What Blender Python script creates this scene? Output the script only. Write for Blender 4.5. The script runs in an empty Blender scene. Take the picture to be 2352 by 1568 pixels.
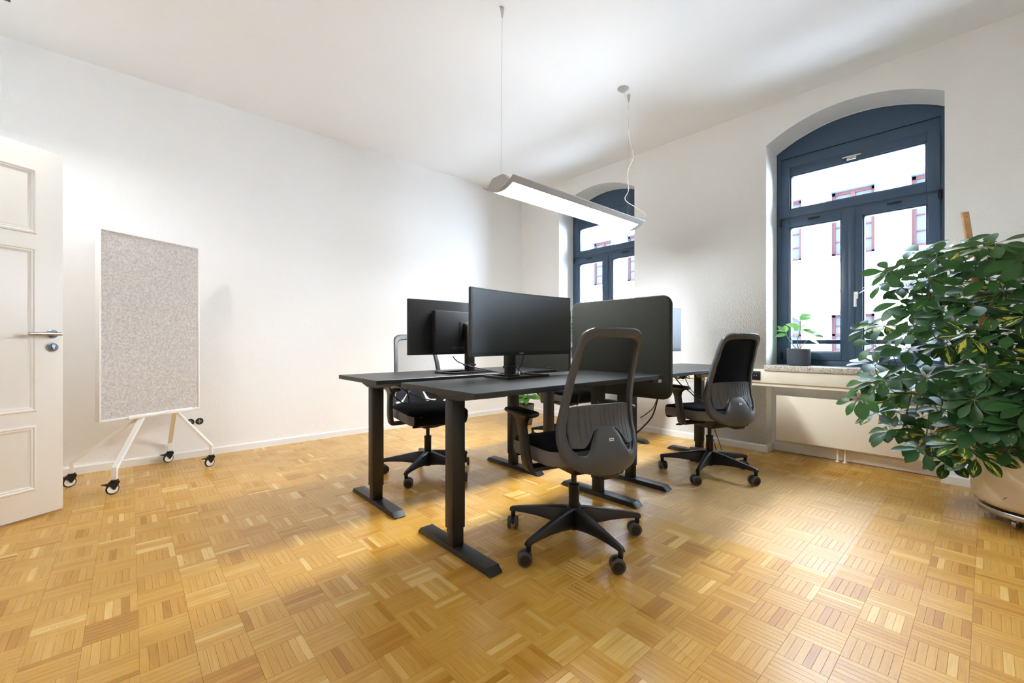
import bpy, bmesh, math, random
from mathutils import Vector, Matrix, Quaternion

random.seed(7)
sc = bpy.context.scene
COL = sc.collection
R = math.radians

# ------------------------------------------------------------------ camera
YAW = -41.85
cam = bpy.data.objects.new('camera', bpy.data.cameras.new('camera'))
COL.objects.link(cam)
cam.location = (0, 0, 1.0)
cam.rotation_euler = (R(90), 0, R(YAW))
cam.data.sensor_width = 36
cam.data.lens = 15.0
cam.data.shift_y = 2 / 2352
cam.data.clip_start = 0.02
sc.camera = cam

# ------------------------------------------------------------------ world, sun, exposure
w = bpy.data.worlds.new('sky'); sc.world = w; w.use_nodes = True
bg = w.node_tree.nodes['Background']
bg.inputs[0].default_value = (0.68, 0.82, 1.0, 1)
bg.inputs[1].default_value = 21.0
sun = bpy.data.objects.new('sun', bpy.data.lights.new('sun', 'SUN'))
COL.objects.link(sun)
sun.data.energy = 4.0
sun.data.angle = R(0.6)
sun.data.color = (1.0, 0.95, 0.88)
sun.rotation_euler = Vector((0.62, -0.28, -0.74)).to_track_quat('-Z', 'Y').to_euler()
vs = sc.view_settings
vs.view_transform = 'Standard'; vs.look = 'None'; vs.gamma = 1; vs.use_curve_mapping = False
vs.exposure = 1.06
LAMP_DOWN, LAMP_UP, SPOT = 44.0, 2.3, 265.0
sc.cycles.max_bounces = 9; sc.cycles.diffuse_bounces = 6; sc.cycles.glossy_bounces = 3; sc.cycles.transparent_max_bounces = 12
sc.cycles.caustics_reflective = False; sc.cycles.caustics_refractive = False
sc.cycles.sample_clamp_indirect = 20; sc.cycles.use_adaptive_sampling = True; sc.cycles.adaptive_threshold = .02

# ------------------------------------------------------------------ helpers
def lin(c):
    return tuple(((v / 255) / 12.92 if v / 255 <= 0.04045 else ((v / 255 + 0.055) / 1.055) ** 2.4) for v in c)

def mat(name, rgb, rough=0.5, metal=0.0, spec=0.5, bump=None, emit=None, srgb=True, vary=None):
    m = bpy.data.materials.new(name); m.use_nodes = True
    nt = m.node_tree; p = nt.nodes['Principled BSDF']
    c = lin(rgb) if srgb else rgb
    p.inputs['Base Color'].default_value = (*c, 1)
    p.inputs['Roughness'].default_value = rough
    p.inputs['Metallic'].default_value = metal
    p.inputs['Specular IOR Level'].default_value = spec
    if emit:
        p.inputs['Emission Color'].default_value = (*emit[0], 1)
        p.inputs['Emission Strength'].default_value = emit[1]
    if bump or vary:
        tc = nt.nodes.new('ShaderNodeTexCoord')
        if bump:
            n = nt.nodes.new('ShaderNodeTexNoise'); n.inputs['Scale'].default_value = bump[0]
            n.inputs['Detail'].default_value = 3
            nt.links.new(tc.outputs['Object'], n.inputs['Vector'])
            b = nt.nodes.new('ShaderNodeBump'); b.inputs['Strength'].default_value = bump[1]
            b.inputs['Distance'].default_value = bump[2] if len(bump) > 2 else 0.002
            nt.links.new(n.outputs['Fac'], b.inputs['Height'])
            nt.links.new(b.outputs['Normal'], p.inputs['Normal'])
        if vary:            # (scale, rgb_low, rgb_high, lo, hi)
            n = nt.nodes.new('ShaderNodeTexNoise'); n.inputs['Scale'].default_value = vary[0]
            n.inputs['Detail'].default_value = 6; n.inputs['Roughness'].default_value = 0.7
            nt.links.new(tc.outputs['Object'], n.inputs['Vector'])
            r = nt.nodes.new('ShaderNodeValToRGB')
            r.color_ramp.elements[0].position = vary[3]; r.color_ramp.elements[1].position = vary[4]
            r.color_ramp.elements[0].color = (*lin(vary[1]), 1); r.color_ramp.elements[1].color = (*lin(vary[2]), 1)
            nt.links.new(n.outputs['Fac'], r.inputs['Fac'])
            nt.links.new(r.outputs['Color'], p.inputs['Base Color'])
    return m

class B:
    """collects shapes; obj() links them as one mesh object"""
    def __init__(s): s.bm = bmesh.new()
    def merge(s, t, M=None):
        if M is not None: bmesh.ops.transform(t, matrix=M, verts=t.verts)
        me = bpy.data.meshes.new('t'); t.to_mesh(me); t.free(); s.bm.from_mesh(me); bpy.data.meshes.remove(me); return s
    def box(s, x0, x1, y0, y1, z0, z1, bev=0, seg=2, M=None):
        t = bmesh.new(); bmesh.ops.create_cube(t, size=1)
        for v in t.verts:
            v.co = Vector((x0 + (v.co.x + .5) * (x1 - x0), y0 + (v.co.y + .5) * (y1 - y0), z0 + (v.co.z + .5) * (z1 - z0)))
        if bev: bmesh.ops.bevel(t, geom=list(t.edges), offset=bev, segments=seg, affect='EDGES', profile=.5)
        return s.merge(t, M)
    def loft(s, rings, closed=True, caps=True, M=None):
        t = bmesh.new(); vr = [[t.verts.new(p) for p in r] for r in rings]
        n = len(rings[0])
        for a, b in zip(vr, vr[1:]):
            for i in range(n if closed else n - 1):
                j = (i + 1) % n
                try: t.faces.new((a[i], a[j], b[j], b[i]))
                except ValueError: pass
        if caps and closed:
            t.faces.new(vr[0][::-1]); t.faces.new(vr[-1])
        bmesh.ops.recalc_face_normals(t, faces=t.faces)
        return s.merge(t, M)
    def tube(s, pts, r, seg=8, M=None):
        pts = [Vector(p) for p in pts]; rs = r if isinstance(r, (list, tuple)) else [r] * len(pts)
        rings = []; up = Vector((0, 0, 1))
        prev = None
        for i, p in enumerate(pts):
            d = (pts[min(i + 1, len(pts) - 1)] - pts[max(i - 1, 0)])
            if d.length < 1e-9: d = up.copy()
            d.normalize()
            a = prev - d * prev.dot(d) if prev is not None else (up.cross(d) if abs(d.z) < .95 else Vector((1, 0, 0)).cross(d))
            a.normalize(); prev = a; b = d.cross(a)
            rings.append([p + (a * math.cos(2 * math.pi * k / seg) + b * math.sin(2 * math.pi * k / seg)) * rs[i] for k in range(seg)])
        return s.loft(rings, M=M)
    def lathe(s, prof, seg=24, M=None, caps=True):
        rings = [[(r * math.cos(2 * math.pi * k / seg), r * math.sin(2 * math.pi * k / seg), z) for k in range(seg)] for r, z in prof]
        return s.loft(rings, caps=caps, M=M)
    def prism(s, poly, h0, h1, f, bev=0, seg=2, M=None):
        """poly of 2D points extruded from h0 to h1; f(a,b,h)->xyz"""
        t = bmesh.new()
        a = [t.verts.new(f(p[0], p[1], h0)) for p in poly]; b = [t.verts.new(f(p[0], p[1], h1)) for p in poly]
        n = len(poly); fa = t.faces.new(a[::-1]); fb = t.faces.new(b)
        for i in range(n): t.faces.new((a[i], a[(i + 1) % n], b[(i + 1) % n], b[i]))
        bmesh.ops.recalc_face_normals(t, faces=t.faces)
        if bev:
            ed = [e for e in t.edges if e in set(fa.edges) | set(fb.edges)]
            bmesh.ops.bevel(t, geom=ed, offset=bev, segments=seg, affect='EDGES', profile=.5)
        return s.merge(t, M)
    def quad(s, *p):
        s.bm.faces.new([s.bm.verts.new(q) for q in p]); return s
    def obj(s, name, m=None, parent=None, smooth=35, M=None):
        if M is not None: bmesh.ops.transform(s.bm, matrix=M, verts=s.bm.verts)
        me = bpy.data.meshes.new(name); s.bm.to_mesh(me); s.bm.free()
        if m: me.materials.append(m)
        if smooth:
            me.polygons.foreach_set('use_smooth', [True] * len(me.polygons)); me.set_sharp_from_angle(angle=R(smooth))
        o = bpy.data.objects.new(name, me); COL.objects.link(o)
        if parent: o.parent = parent
        return o

def thing(name, label, cat, loc=(0, 0, 0), rz=0, group=None):
    o = bpy.data.objects.new(name, None); COL.objects.link(o); o.location = loc; o.rotation_euler = (0, 0, rz)
    o.empty_display_size = 0.05
    return tag(o, label, cat, group)
def tag(o, label, cat, group=None):
    o['label'] = label; o['category'] = cat
    if group: o['group'] = group
    return o
def struct(o, label=None):
    o['kind'] = 'structure'
    if label: o['label'] = label
    return o
def copy_tree(o, parent=None):
    c = o.copy(); COL.objects.link(c); c.parent = parent
    for ch in list(o.children): copy_tree(ch, c)
    return c
def smoothstep(a, b, x):
    t = max(0, min(1, (x - a) / (b - a))); return t * t * (3 - 2 * t)
def interp(tab, x):
    if x <= tab[0][0]: return tab[0][1]
    for (a, va), (b, vb) in zip(tab, tab[1:]):
        if x <= b:
            t = (x - a) / (b - a); t = t * t * (3 - 2 * t) * .5 + t * .5
            return va + (vb - va) * t
    return tab[-1][1]
def spline(pts, n=8):
    P = [Vector(p) for p in pts]; out = []
    for i in range(len(P) - 1):
        p0 = P[max(i - 1, 0)]; p1 = P[i]; p2 = P[i + 1]; p3 = P[min(i + 2, len(P) - 1)]
        for k in range(n):
            t = k / n
            out.append(.5 * ((2 * p1) + (p2 - p0) * t + (2 * p0 - 5 * p1 + 4 * p2 - p3) * t * t + (-p0 + 3 * p1 - 3 * p2 + p3) * t ** 3))
    out.append(P[-1]); return out
def rrect(x0, x1, y0, y1, r, n=6):
    rs = r if isinstance(r, (list, tuple)) else [r] * 4       # corners: (x1,y1) (x0,y1) (x0,y0) (x1,y0)
    out = []
    for (cx, cy, a), q in zip(((x1, y1, 0), (x0, y1, 90), (x0, y0, 180), (x1, y0, 270)), rs):
        ox = cx - q if cx == x1 else cx + q; oy = cy - q if cy == y1 else cy + q
        for k in range(n + 1):
            t = R(a + 90 * k / n); out.append((ox + q * math.cos(t), oy + q * math.sin(t)))
    return out
def text_obj(name, body, size, m, parent, M, depth=0.0004):
    cu = bpy.data.curves.new('txt', 'FONT'); cu.body = body; cu.size = size; cu.extrude = depth
    cu.align_x = 'CENTER'; cu.align_y = 'CENTER'
    t = bpy.data.objects.new('txt', cu); COL.objects.link(t)
    dg = bpy.context.evaluated_depsgraph_get()
    me = bpy.data.meshes.new_from_object(t.evaluated_get(dg)); bpy.data.objects.remove(t); bpy.data.curves.remove(cu)
    me.transform(M); me.materials.clear(); me.materials.append(m); me.name = name
    o = bpy.data.objects.new(name, me); COL.objects.link(o); o.parent = parent
    return o

# ------------------------------------------------------------------ materials
M = {}
M['wall'] = mat('wall_plaster', (248, 248, 247), .85, spec=.2, bump=(95, .55, .004))
M['ceil'] = mat('ceiling_paint', (248, 249, 250), .9, spec=.15, bump=(60, .1, .002))
M['white'] = mat('white_lacquer', (244, 242, 237), .35)
M['door'] = mat('door_paint', (240, 236, 228), .38, bump=(20, .04, .002))
M['trimwhite'] = mat('trim_white', (240, 240, 236), .5)
M['cream'] = mat('cream_enamel', (240, 230, 210), .4)
M['duct'] = mat('trunking_plastic', (238, 230, 212), .5)
M['blue'] = mat('window_blue_paint', (62, 85, 110), .38, bump=(40, .04, .001))
M['bluedark'] = mat('window_gap', (14, 22, 32), .6)
M['chrome'] = mat('chrome', (205, 205, 205), .22, 1.0)
M['steel'] = mat('brushed_steel', (190, 188, 184), .32, 1.0)
M['rose'] = mat('rose_grey', (92, 104, 118), .35, .6)
M['silver'] = mat('lamp_silver', (180, 180, 180), .45, .15)
M['black'] = mat('black_plastic', (24, 24, 26), .42, bump=(300, .05, .0005))
M['blackpaint'] = mat('black_powder_coat', (34, 33, 32), .42, bump=(500, .08, .0004))
M['top'] = mat('desk_top_black', (30, 31, 33), .36, bump=(700, .05, .0003))
M['topedge'] = M['top']
M['greyplastic'] = mat('chair_shell_grey', (74, 76, 80), .45, bump=(600, .12, .0004))
M['seatblack'] = mat('seat_fabric_black', (13, 13, 16), .95, spec=.15, bump=(900, .4, .0006))
M['seatgrey'] = mat('seat_fabric_grey', (122, 119, 120), .95, spec=.15, bump=(900, .4, .0006))
M['navy'] = mat('seat_fabric_navy', (14, 18, 28), .95, spec=.15, bump=(900, .4, .0006))
M['rubber'] = mat('caster_rubber_grey', (78, 74, 72), .55)
M['tag'] = mat('white_tag', (228, 228, 226), .5)
M['ink'] = mat('ink_grey', (60, 60, 64), .6)
M['felt'] = mat('grey_felt', (205, 199, 193), .95, spec=.1, bump=(260, .5, .001), vary=(85, (176, 170, 165), (226, 220, 215), .30, .66))
M['screen'] = mat('screen_fabric', (56, 57, 52), .95, spec=.1, bump=(500, .5, .001), vary=(420, (38, 39, 36), (72, 73, 68), .35, .7))
M['display'] = mat('display_panel', (17, 19, 20), .42, spec=.9)
M['bezel'] = mat('monitor_black', (30, 31, 33), .38, bump=(200, .05, .0004))
M['brushed'] = mat('monitor_back_brushed', (36, 36, 36), .36)
M['logo'] = mat('logo_silver', (200, 200, 200), .4)
M['granite'] = mat('granite_sill', (180, 172, 158), .4, vary=(160, (84, 78, 70), (226, 218, 204), .38, .56))
M['potwhite'] = mat('planter_white', (232, 222, 204), .35, vary=(5, (226, 214, 192), (236, 228, 212), .3, .7))
M['potgrey'] = mat('pot_grey', (70, 76, 86), .55)
M['potdark'] = mat('pot_taupe', (92, 84, 76), .6)
M['soil'] = mat('soil', (50, 36, 26), .95)
M['bark'] = mat('bark', (122, 92, 62), .85, bump=(60, .5, .003))
M['stem'] = mat('green_stem', (96, 110, 56), .6)
M['pine'] = mat('pine_stake', (214, 168, 112), .6, vary=(22, (196, 146, 92), (224, 180, 126), .3, .7))
M['facade'] = mat('facade_plaster', (246, 244, 240), .9, spec=.1)
M['facade2'] = mat('facade_trim', (78, 86, 104), .9, spec=.1)
M['brownframe'] = mat('brown_window_frame', (58, 37, 36), .7, spec=.05)
M['curtain'] = mat('curtain_glass', (56, 58, 68), .8, spec=.03)
M['curtain2'] = mat('curtain_cloth', (92, 90, 88), .9, spec=.03)
M['asphalt'] = mat('street', (150, 150, 150), .9)
M['copper'] = mat('motor_zinc', (170, 160, 138), .4, .4)
M['gap'] = mat('parquet_gap', (140, 98, 50), .8)
M['knob'] = mat('socket_black', (20, 24, 36), .35)
M['hole'] = mat('socket_box_dark', (30, 30, 32), .5)
M['rack'] = mat('dark_lamp_housing', (56, 54, 52), .5)
M['label'] = mat('paper_label', (236, 236, 232), .6)

def emitter(name, rgb, strength):
    m = bpy.data.materials.new(name); m.use_nodes = True; nt = m.node_tree
    nt.nodes.remove(nt.nodes['Principled BSDF']); e = nt.nodes.new('ShaderNodeEmission')
    e.inputs[0].default_value = (*rgb, 1); e.inputs[1].default_value = strength
    nt.links.new(e.outputs[0], nt.nodes['Material Output'].inputs[0]); return m
M['led'] = emitter('led_diffuser', (.91, .96, 1.0), LAMP_DOWN)
M['ledup'] = emitter('led_uplight', (.91, .96, 1.0), LAMP_UP)
M['spot'] = emitter('spot_diffuser', (.98, .97, .95), SPOT)

def glass_mat():
    m = bpy.data.materials.new('window_glass'); m.use_nodes = True; nt = m.node_tree
    nt.nodes.remove(nt.nodes['Principled BSDF'])
    t = nt.nodes.new('ShaderNodeBsdfTransparent'); t.inputs[0].default_value = (.97, .985, 1, 1)
    g = nt.nodes.new('ShaderNodeBsdfGlossy'); g.inputs['Roughness'].default_value = .01
    f = nt.nodes.new('ShaderNodeFresnel'); f.inputs[0].default_value = 1.25
    x = nt.nodes.new('ShaderNodeMixShader')
    nt.links.new(f.outputs[0], x.inputs[0]); nt.links.new(t.outputs[0], x.inputs[1]); nt.links.new(g.outputs[0], x.inputs[2])
    nt.links.new(x.outputs[0], nt.nodes['Material Output'].inputs[0]); return m
M['glass'] = glass_mat()

def net_mat():
    m = bpy.data.materials.new('chair_net'); m.use_nodes = True; nt = m.node_tree
    p = nt.nodes['Principled BSDF']; p.inputs['Base Color'].default_value = (.012, .012, .014, 1); p.inputs['Roughness'].default_value = .8
    p.inputs['Specular IOR Level'].default_value = .15
    t = nt.nodes.new('ShaderNodeBsdfTransparent'); x = nt.nodes.new('ShaderNodeMixShader')
    lw = nt.nodes.new('ShaderNodeLayerWeight'); lw.inputs[0].default_value = .45
    mr = nt.nodes.new('ShaderNodeMapRange'); mr.inputs[1].default_value = 0; mr.inputs[2].default_value = .8
    mr.inputs[3].default_value = .30; mr.inputs[4].default_value = .97
    nt.links.new(lw.outputs['Facing'], mr.inputs[0]); nt.links.new(mr.outputs[0], x.inputs[0])
    nt.links.new(t.outputs[0], x.inputs[1]); nt.links.new(p.outputs[0], x.inputs[2])
    nt.links.new(x.outputs[0], nt.nodes['Material Output'].inputs[0]); return m
M['net'] = net_mat()

def parquet_mat():
    m = bpy.data.materials.new('oak_parquet'); m.use_nodes = True; nt = m.node_tree; L = nt.links; N = nt.nodes.new
    p = nt.nodes['Principled BSDF']
    a = N('ShaderNodeAttribute'); a.attribute_name = 'sl'
    sa = N('ShaderNodeSeparateColor'); L.new(a.outputs['Color'], sa.inputs[0])
    g = N('ShaderNodeNewGeometry'); sp = N('ShaderNodeSeparateXYZ'); L.new(g.outputs['Position'], sp.inputs[0])
    def mix(fac, x, y):
        n = N('ShaderNodeMix'); n.data_type = 'FLOAT'; L.new(fac, n.inputs[0]); L.new(x, n.inputs[2]); L.new(y, n.inputs[3]); return n.outputs[0]
    def math_(op, x, y):
        n = N('ShaderNodeMath'); n.operation = op
        for i, v in enumerate((x, y)):
            if isinstance(v, (int, float)): n.inputs[i].default_value = v
            else: L.new(v, n.inputs[i])
        return n.outputs[0]
    al = mix(sa.outputs[1], sp.outputs[0], sp.outputs[1]); ac = mix(sa.outputs[1], sp.outputs[1], sp.outputs[0])
    c = N('ShaderNodeCombineXYZ')
    L.new(math_('ADD', math_('MULTIPLY', al, 9.0), math_('MULTIPLY', sa.outputs[0], 57.0)), c.inputs[0])
    L.new(math_('MULTIPLY', ac, 210.0), c.inputs[1]); L.new(math_('MULTIPLY', sa.outputs[2], 40.0), c.inputs[2])
    n1 = N('ShaderNodeTexNoise'); n1.inputs['Scale'].default_value = 1.0; n1.inputs['Detail'].default_value = 5; n1.inputs['Distortion'].default_value = .6
    L.new(c.outputs[0], n1.inputs['Vector'])
    r1 = N('ShaderNodeValToRGB')       # slat tone
    e = r1.color_ramp.elements
    e[0].position = 0.0; e[0].color = (*lin((186, 132, 46)), 1); e[1].position = 1.0; e[1].color = (*lin((234, 196, 118)), 1)
    for pos, col in ((.1, (198, 144, 54)), (.35, (207, 156, 64)), (.75, (213, 165, 74)), (.93, (219, 174, 88))):
        x = e.new(pos); x.color = (*lin(col), 1)
    L.new(sa.outputs[0], r1.inputs[0])
    r2 = N('ShaderNodeValToRGB'); r2.color_ramp.elements[0].position = .3; r2.color_ramp.elements[1].position = .62
    r2.color_ramp.elements[0].color = (.80, .76, .70, 1); r2.color_ramp.elements[1].color = (1, 1, 1, 1)
    L.new(n1.outputs['Fac'], r2.inputs[0])
    mm = N('ShaderNodeMix'); mm.data_type = 'RGBA'; mm.blend_type = 'MULTIPLY'; mm.inputs[0].default_value = .8
    L.new(r1.outputs[0], mm.inputs[6]); L.new(r2.outputs[0], mm.inputs[7])
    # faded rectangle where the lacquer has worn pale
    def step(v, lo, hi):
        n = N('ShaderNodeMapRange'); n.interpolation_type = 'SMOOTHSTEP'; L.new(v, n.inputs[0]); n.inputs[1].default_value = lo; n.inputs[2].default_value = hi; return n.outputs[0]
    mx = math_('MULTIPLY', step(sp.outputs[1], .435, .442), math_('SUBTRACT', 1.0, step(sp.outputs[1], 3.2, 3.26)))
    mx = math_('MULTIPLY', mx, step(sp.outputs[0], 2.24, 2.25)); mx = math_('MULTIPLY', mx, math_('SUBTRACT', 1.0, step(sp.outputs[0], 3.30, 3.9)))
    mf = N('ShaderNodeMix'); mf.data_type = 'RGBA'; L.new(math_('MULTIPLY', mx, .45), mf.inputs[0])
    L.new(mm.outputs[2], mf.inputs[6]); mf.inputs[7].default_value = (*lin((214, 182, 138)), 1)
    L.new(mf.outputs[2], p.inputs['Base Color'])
    n2 = N('ShaderNodeTexNoise'); n2.inputs['Scale'].default_value = 3.0; n2.inputs['Detail'].default_value = 6
    L.new(g.outputs['Position'], n2.inputs['Vector'])
    mr = N('ShaderNodeMapRange'); mr.inputs[1].default_value = .3; mr.inputs[2].default_value = .7; mr.inputs[3].default_value = .225; mr.inputs[4].default_value = .255
    L.new(n2.outputs['Fac'], mr.inputs[0])
    vd = N('ShaderNodeVectorMath'); vd.operation = 'DISTANCE'; L.new(g.outputs['Position'], vd.inputs[0]); vd.inputs[1].default_value = (2.35, .45, 0)
    worn = math_('SUBTRACT', 1.0, step(vd.outputs['Value'], .45, 1.25))       # scuffed walkway in front of the window
    L.new(math_('ADD', mr.outputs[0], math_('MULTIPLY', worn, .19)), p.inputs['Roughness'])
    p.inputs['Specular IOR Level'].default_value = .6
    b = N('ShaderNodeBump'); b.inputs['Strength'].default_value = .06; b.inputs['Distance'].default_value = .0006
    L.new(n1.outputs['Fac'], b.inputs['Height']); L.new(b.outputs['Normal'], p.inputs['Normal'])
    return m
M['parquet'] = parquet_mat()

def leaf_mat(name, dark, mid, yellow, amount):
    m = bpy.data.materials.new(name); m.use_nodes = True; nt = m.node_tree; L = nt.links; N = nt.nodes.new
    p = nt.nodes['Principled BSDF']; p.inputs['Roughness'].default_value = .38; p.inputs['Specular IOR Level'].default_value = .4
    a = N('ShaderNodeAttribute'); a.attribute_name = 'lf'; sa = N('ShaderNodeSeparateColor'); L.new(a.outputs['Color'], sa.inputs[0])
    uv = N('ShaderNodeUVMap'); su = N('ShaderNodeSeparateXYZ'); L.new(uv.outputs[0], su.inputs[0])
    def math_(op, x, y):
        n = N('ShaderNodeMath'); n.operation = op
        for i, v in enumerate((x, y)):
            if isinstance(v, (int, float)): n.inputs[i].default_value = v
            else: L.new(v, n.inputs[i])
        return n.outputs[0]
    c = N('ShaderNodeCombineXYZ'); L.new(math_('MULTIPLY', su.outputs[0], 2.2), c.inputs[0]); L.new(math_('MULTIPLY', su.outputs[1], 1.1), c.inputs[1])
    L.new(math_('MULTIPLY', sa.outputs[0], 83.0), c.inputs[2])
    n = N('ShaderNodeTexNoise'); n.inputs['Scale'].default_value = 2.2; n.inputs['Detail'].default_value = 4; L.new(c.outputs[0], n.inputs['Vector'])
    # variegation: leans to the midrib, only on some leaves
    mid_ = math_('ABSOLUTE', su.outputs[0], 0.0)
    v = math_('SUBTRACT', math_('ADD', n.outputs['Fac'], math_('MULTIPLY', sa.outputs[1], .34)), math_('MULTIPLY', mid_, .26))
    r = N('ShaderNodeMapRange'); L.new(v, r.inputs[0]); r.inputs[1].default_value = amount; r.inputs[2].default_value = amount + .025
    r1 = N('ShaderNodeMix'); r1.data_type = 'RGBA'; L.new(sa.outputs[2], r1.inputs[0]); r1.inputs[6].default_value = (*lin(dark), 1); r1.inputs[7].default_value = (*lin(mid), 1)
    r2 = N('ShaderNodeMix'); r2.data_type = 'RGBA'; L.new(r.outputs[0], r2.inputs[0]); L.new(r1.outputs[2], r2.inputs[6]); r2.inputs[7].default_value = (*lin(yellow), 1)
    L.new(r2.outputs[2], p.inputs['Base Color'])
    t = N('ShaderNodeBsdfTranslucent'); L.new(r2.outputs[2], t.inputs[0]); x = N('ShaderNodeMixShader'); x.inputs[0].default_value = .22
    L.new(p.outputs[0], x.inputs[1]); L.new(t.outputs[0], x.inputs[2]); L.new(x.outputs[0], nt.nodes['Material Output'].inputs[0])
    return m
M['schef'] = leaf_mat('variegated_leaf', (34, 66, 36), (66, 108, 52), (222, 212, 92), .70)
M['broad'] = leaf_mat('broad_leaf', (58, 112, 48), (110, 160, 62), (200, 205, 90), .84)
M['clusia'] = leaf_mat('succulent_leaf', (92, 148, 82), (140, 190, 96), (180, 210, 120), .95)

# ------------------------------------------------------------------ room shell
XW, YL, XR, YB, ZC = 4.33, 4.62, -1.06, -1.05, 3.15
XO, XF = 4.82, 4.62
WIN = [(.781, .573), (3.300, .579)]          # centre y, half width
SILL, SPRING, RISE = .79, 2.795, .168
def arch_z(y, c, h):
    rad = (h * h + RISE * RISE) / (2 * RISE); zc = SPRING + RISE - rad
    return zc + math.sqrt(max(rad * rad - (y - c) ** 2, 0))
NA = 20
def window_wall():
    b = B()
    ys = [YB - .15, .208, WIN[0][0] + .573, WIN[1][0] - .579, WIN[1][0] + .579, YL + .15]
    for X, flip in ((XW, 0), (XO, 1)):
        def q(y0, y1, z0, z1):
            b.quad((X, y0, z0), (X, y1, z0), (X, y1, z1), (X, y0, z1))
        z1 = ZC + .2; z0 = -.2
        for a, c in ((ys[0], ys[1]), (ys[2], ys[3]), (ys[4], ys[5])): q(a, c, z0, z1)
        for i, (c, h) in enumerate(WIN):
            lo = .602 if i == 0 and X == XW else z0
            q(c - h, c + h, lo, SILL)
            for k in range(NA):
                a0 = c - h + 2 * h * k / NA; a1 = c - h + 2 * h * (k + 1) / NA
                b.quad((X, a0, arch_z(a0, c, h)), (X, a1, arch_z(a1, c, h)), (X, a1, z1), (X, a0, z1))
    for i, (c, h) in enumerate(WIN):
        b.quad((XW, c - h, SILL), (XO, c - h, SILL), (XO, c - h, SPRING), (XW, c - h, SPRING))
        b.quad((XW, c + h, SILL), (XW, c + h, SPRING), (XO, c + h, SPRING), (XO, c + h, SILL))
        b.quad((XW, c - h, SILL), (XW, c + h, SILL), (XO, c + h, SILL), (XO, c - h, SILL))
        for k in range(NA):
            a0 = c - h + 2 * h * k / NA; a1 = c - h + 2 * h * (k + 1) / NA
            b.quad((XW, a0, arch_z(a0, c, h)), (XO, a0, arch_z(a0, c, h)), (XO, a1, arch_z(a1, c, h)), (XW, a1, arch_z(a1, c, h)))
    c, h = WIN[0]; xn = 4.482
    b.quad((xn, c - h, -.2), (xn, c + h, -.2), (xn, c + h, .602), (xn, c - h, .602))
    b.quad((XW, c - h, -.2), (xn, c - h, -.2), (xn, c - h, .602), (XW, c - h, .602))
    b.quad((XW, c + h, -.2), (XW, c + h, .602), (xn, c + h, .602), (xn, c + h, -.2))
    b.quad((XW, c - h, .602), (xn, c - h, .602), (xn, c + h, .602), (XW, c + h, .602))
    bmesh.ops.remove_doubles(b.bm, verts=b.bm.verts, dist=1e-5)
    return struct(b.obj('wall_right', M['wall'], smooth=20), 'white textured wall with two arched windows')
wall_right = window_wall()
struct(B().box(XR - .15, XO, YL, YL + .15, -.2, ZC + .2).obj('wall_left', M['wall'], smooth=0), 'long white textured wall behind the pinboard')
b = B()
HY, HY0 = 3.235, 2.355                         # doorway in the wall opposite the windows
b.box(XR - .15, XR, YB - .15, HY0, -.2, ZC + .2); b.box(XR - .15, XR, HY, YL, -.2, ZC + .2); b.box(XR - .15, XR, HY0, HY, 2.14, ZC + .2)
struct(b.obj('wall_back', M['wall'], smooth=0), 'white wall with the doorway, opposite the windows')
struct(B().box(XR - .15, XO, YB - .15, YB, -.2, ZC + .2).obj('wall_front', M['wall'], smooth=0), 'white wall behind the viewer')
struct(B().box(XR - .15, XO, YB - .15, YL + .15, ZC, ZC + .2).obj('ceiling', M['ceil'], smooth=0), 'smooth white ceiling')
# hallway beyond the doorway
b = B()
b.box(XR - 1.5, XR - 1.4, 1.2, YL, -.2, 2.8); b.box(XR - 1.5, XR - .15, 1.1, 1.2, -.2, 2.8); b.box(XR - 1.5, XR - .15, YL, YL + .1, -.2, 2.8)
b.box(XR - 1.5, XR - .15, 1.1, YL + .1, 2.7, 2.8); b.box(XR - 1.5, XR - .15, 1.1, YL + .1, -.2, -.012)
struct(b.obj('wall_hallway', M['wall'], smooth=0), 'hallway seen through the doorway')

# baseboards
b = B(); b.prism([(0, 0), (.016, 0), (.014, .052), (.008, .062), (0, .062)], XR, XW, lambda a, z, h: (h, YL - a, z))
struct(b.obj('baseboard_left', M['trimwhite'], smooth=0), 'white baseboard along the long wall')
c0, h0 = WIN[0]
b = B()
prof = [(0, 0), (.020, 0), (.017, .052), (.009, .062), (0, .062)]
for y0, y1 in ((YB, c0 - h0), (c0 + h0, YL - .017)): b.prism(prof, y0, y1, lambda a, z, h: (XW - a, h, z))
for yy, s in ((c0 - h0, 1), (c0 + h0, -1)): b.prism(prof, XW - .02, 4.482, lambda a, z, h, yy=yy, s=s: (h, yy + a * s, z))
struct(b.obj('baseboard_right', M['trimwhite'], smooth=0), 'white baseboard under the windows')
b = B(); b.box(4.468, 4.482, c0 - h0 + .02, c0 + h0 - .02, 0.004, .085, .003)
struct(b.obj('trim_2', M['wall'], smooth=0), 'low skirting board behind the radiator')
# cable trunking under the sills
b = B(); b.box(XW - .022, XW, YB, YL - .02, .632, .755, .003); b.box(XW - .006, XW + .0, c0 - h0 - .02, YL - .02, .602, .632)
struct(b.obj('trim_1', M['duct'], smooth=30), 'cream cable trunking running below the window sills')

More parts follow.
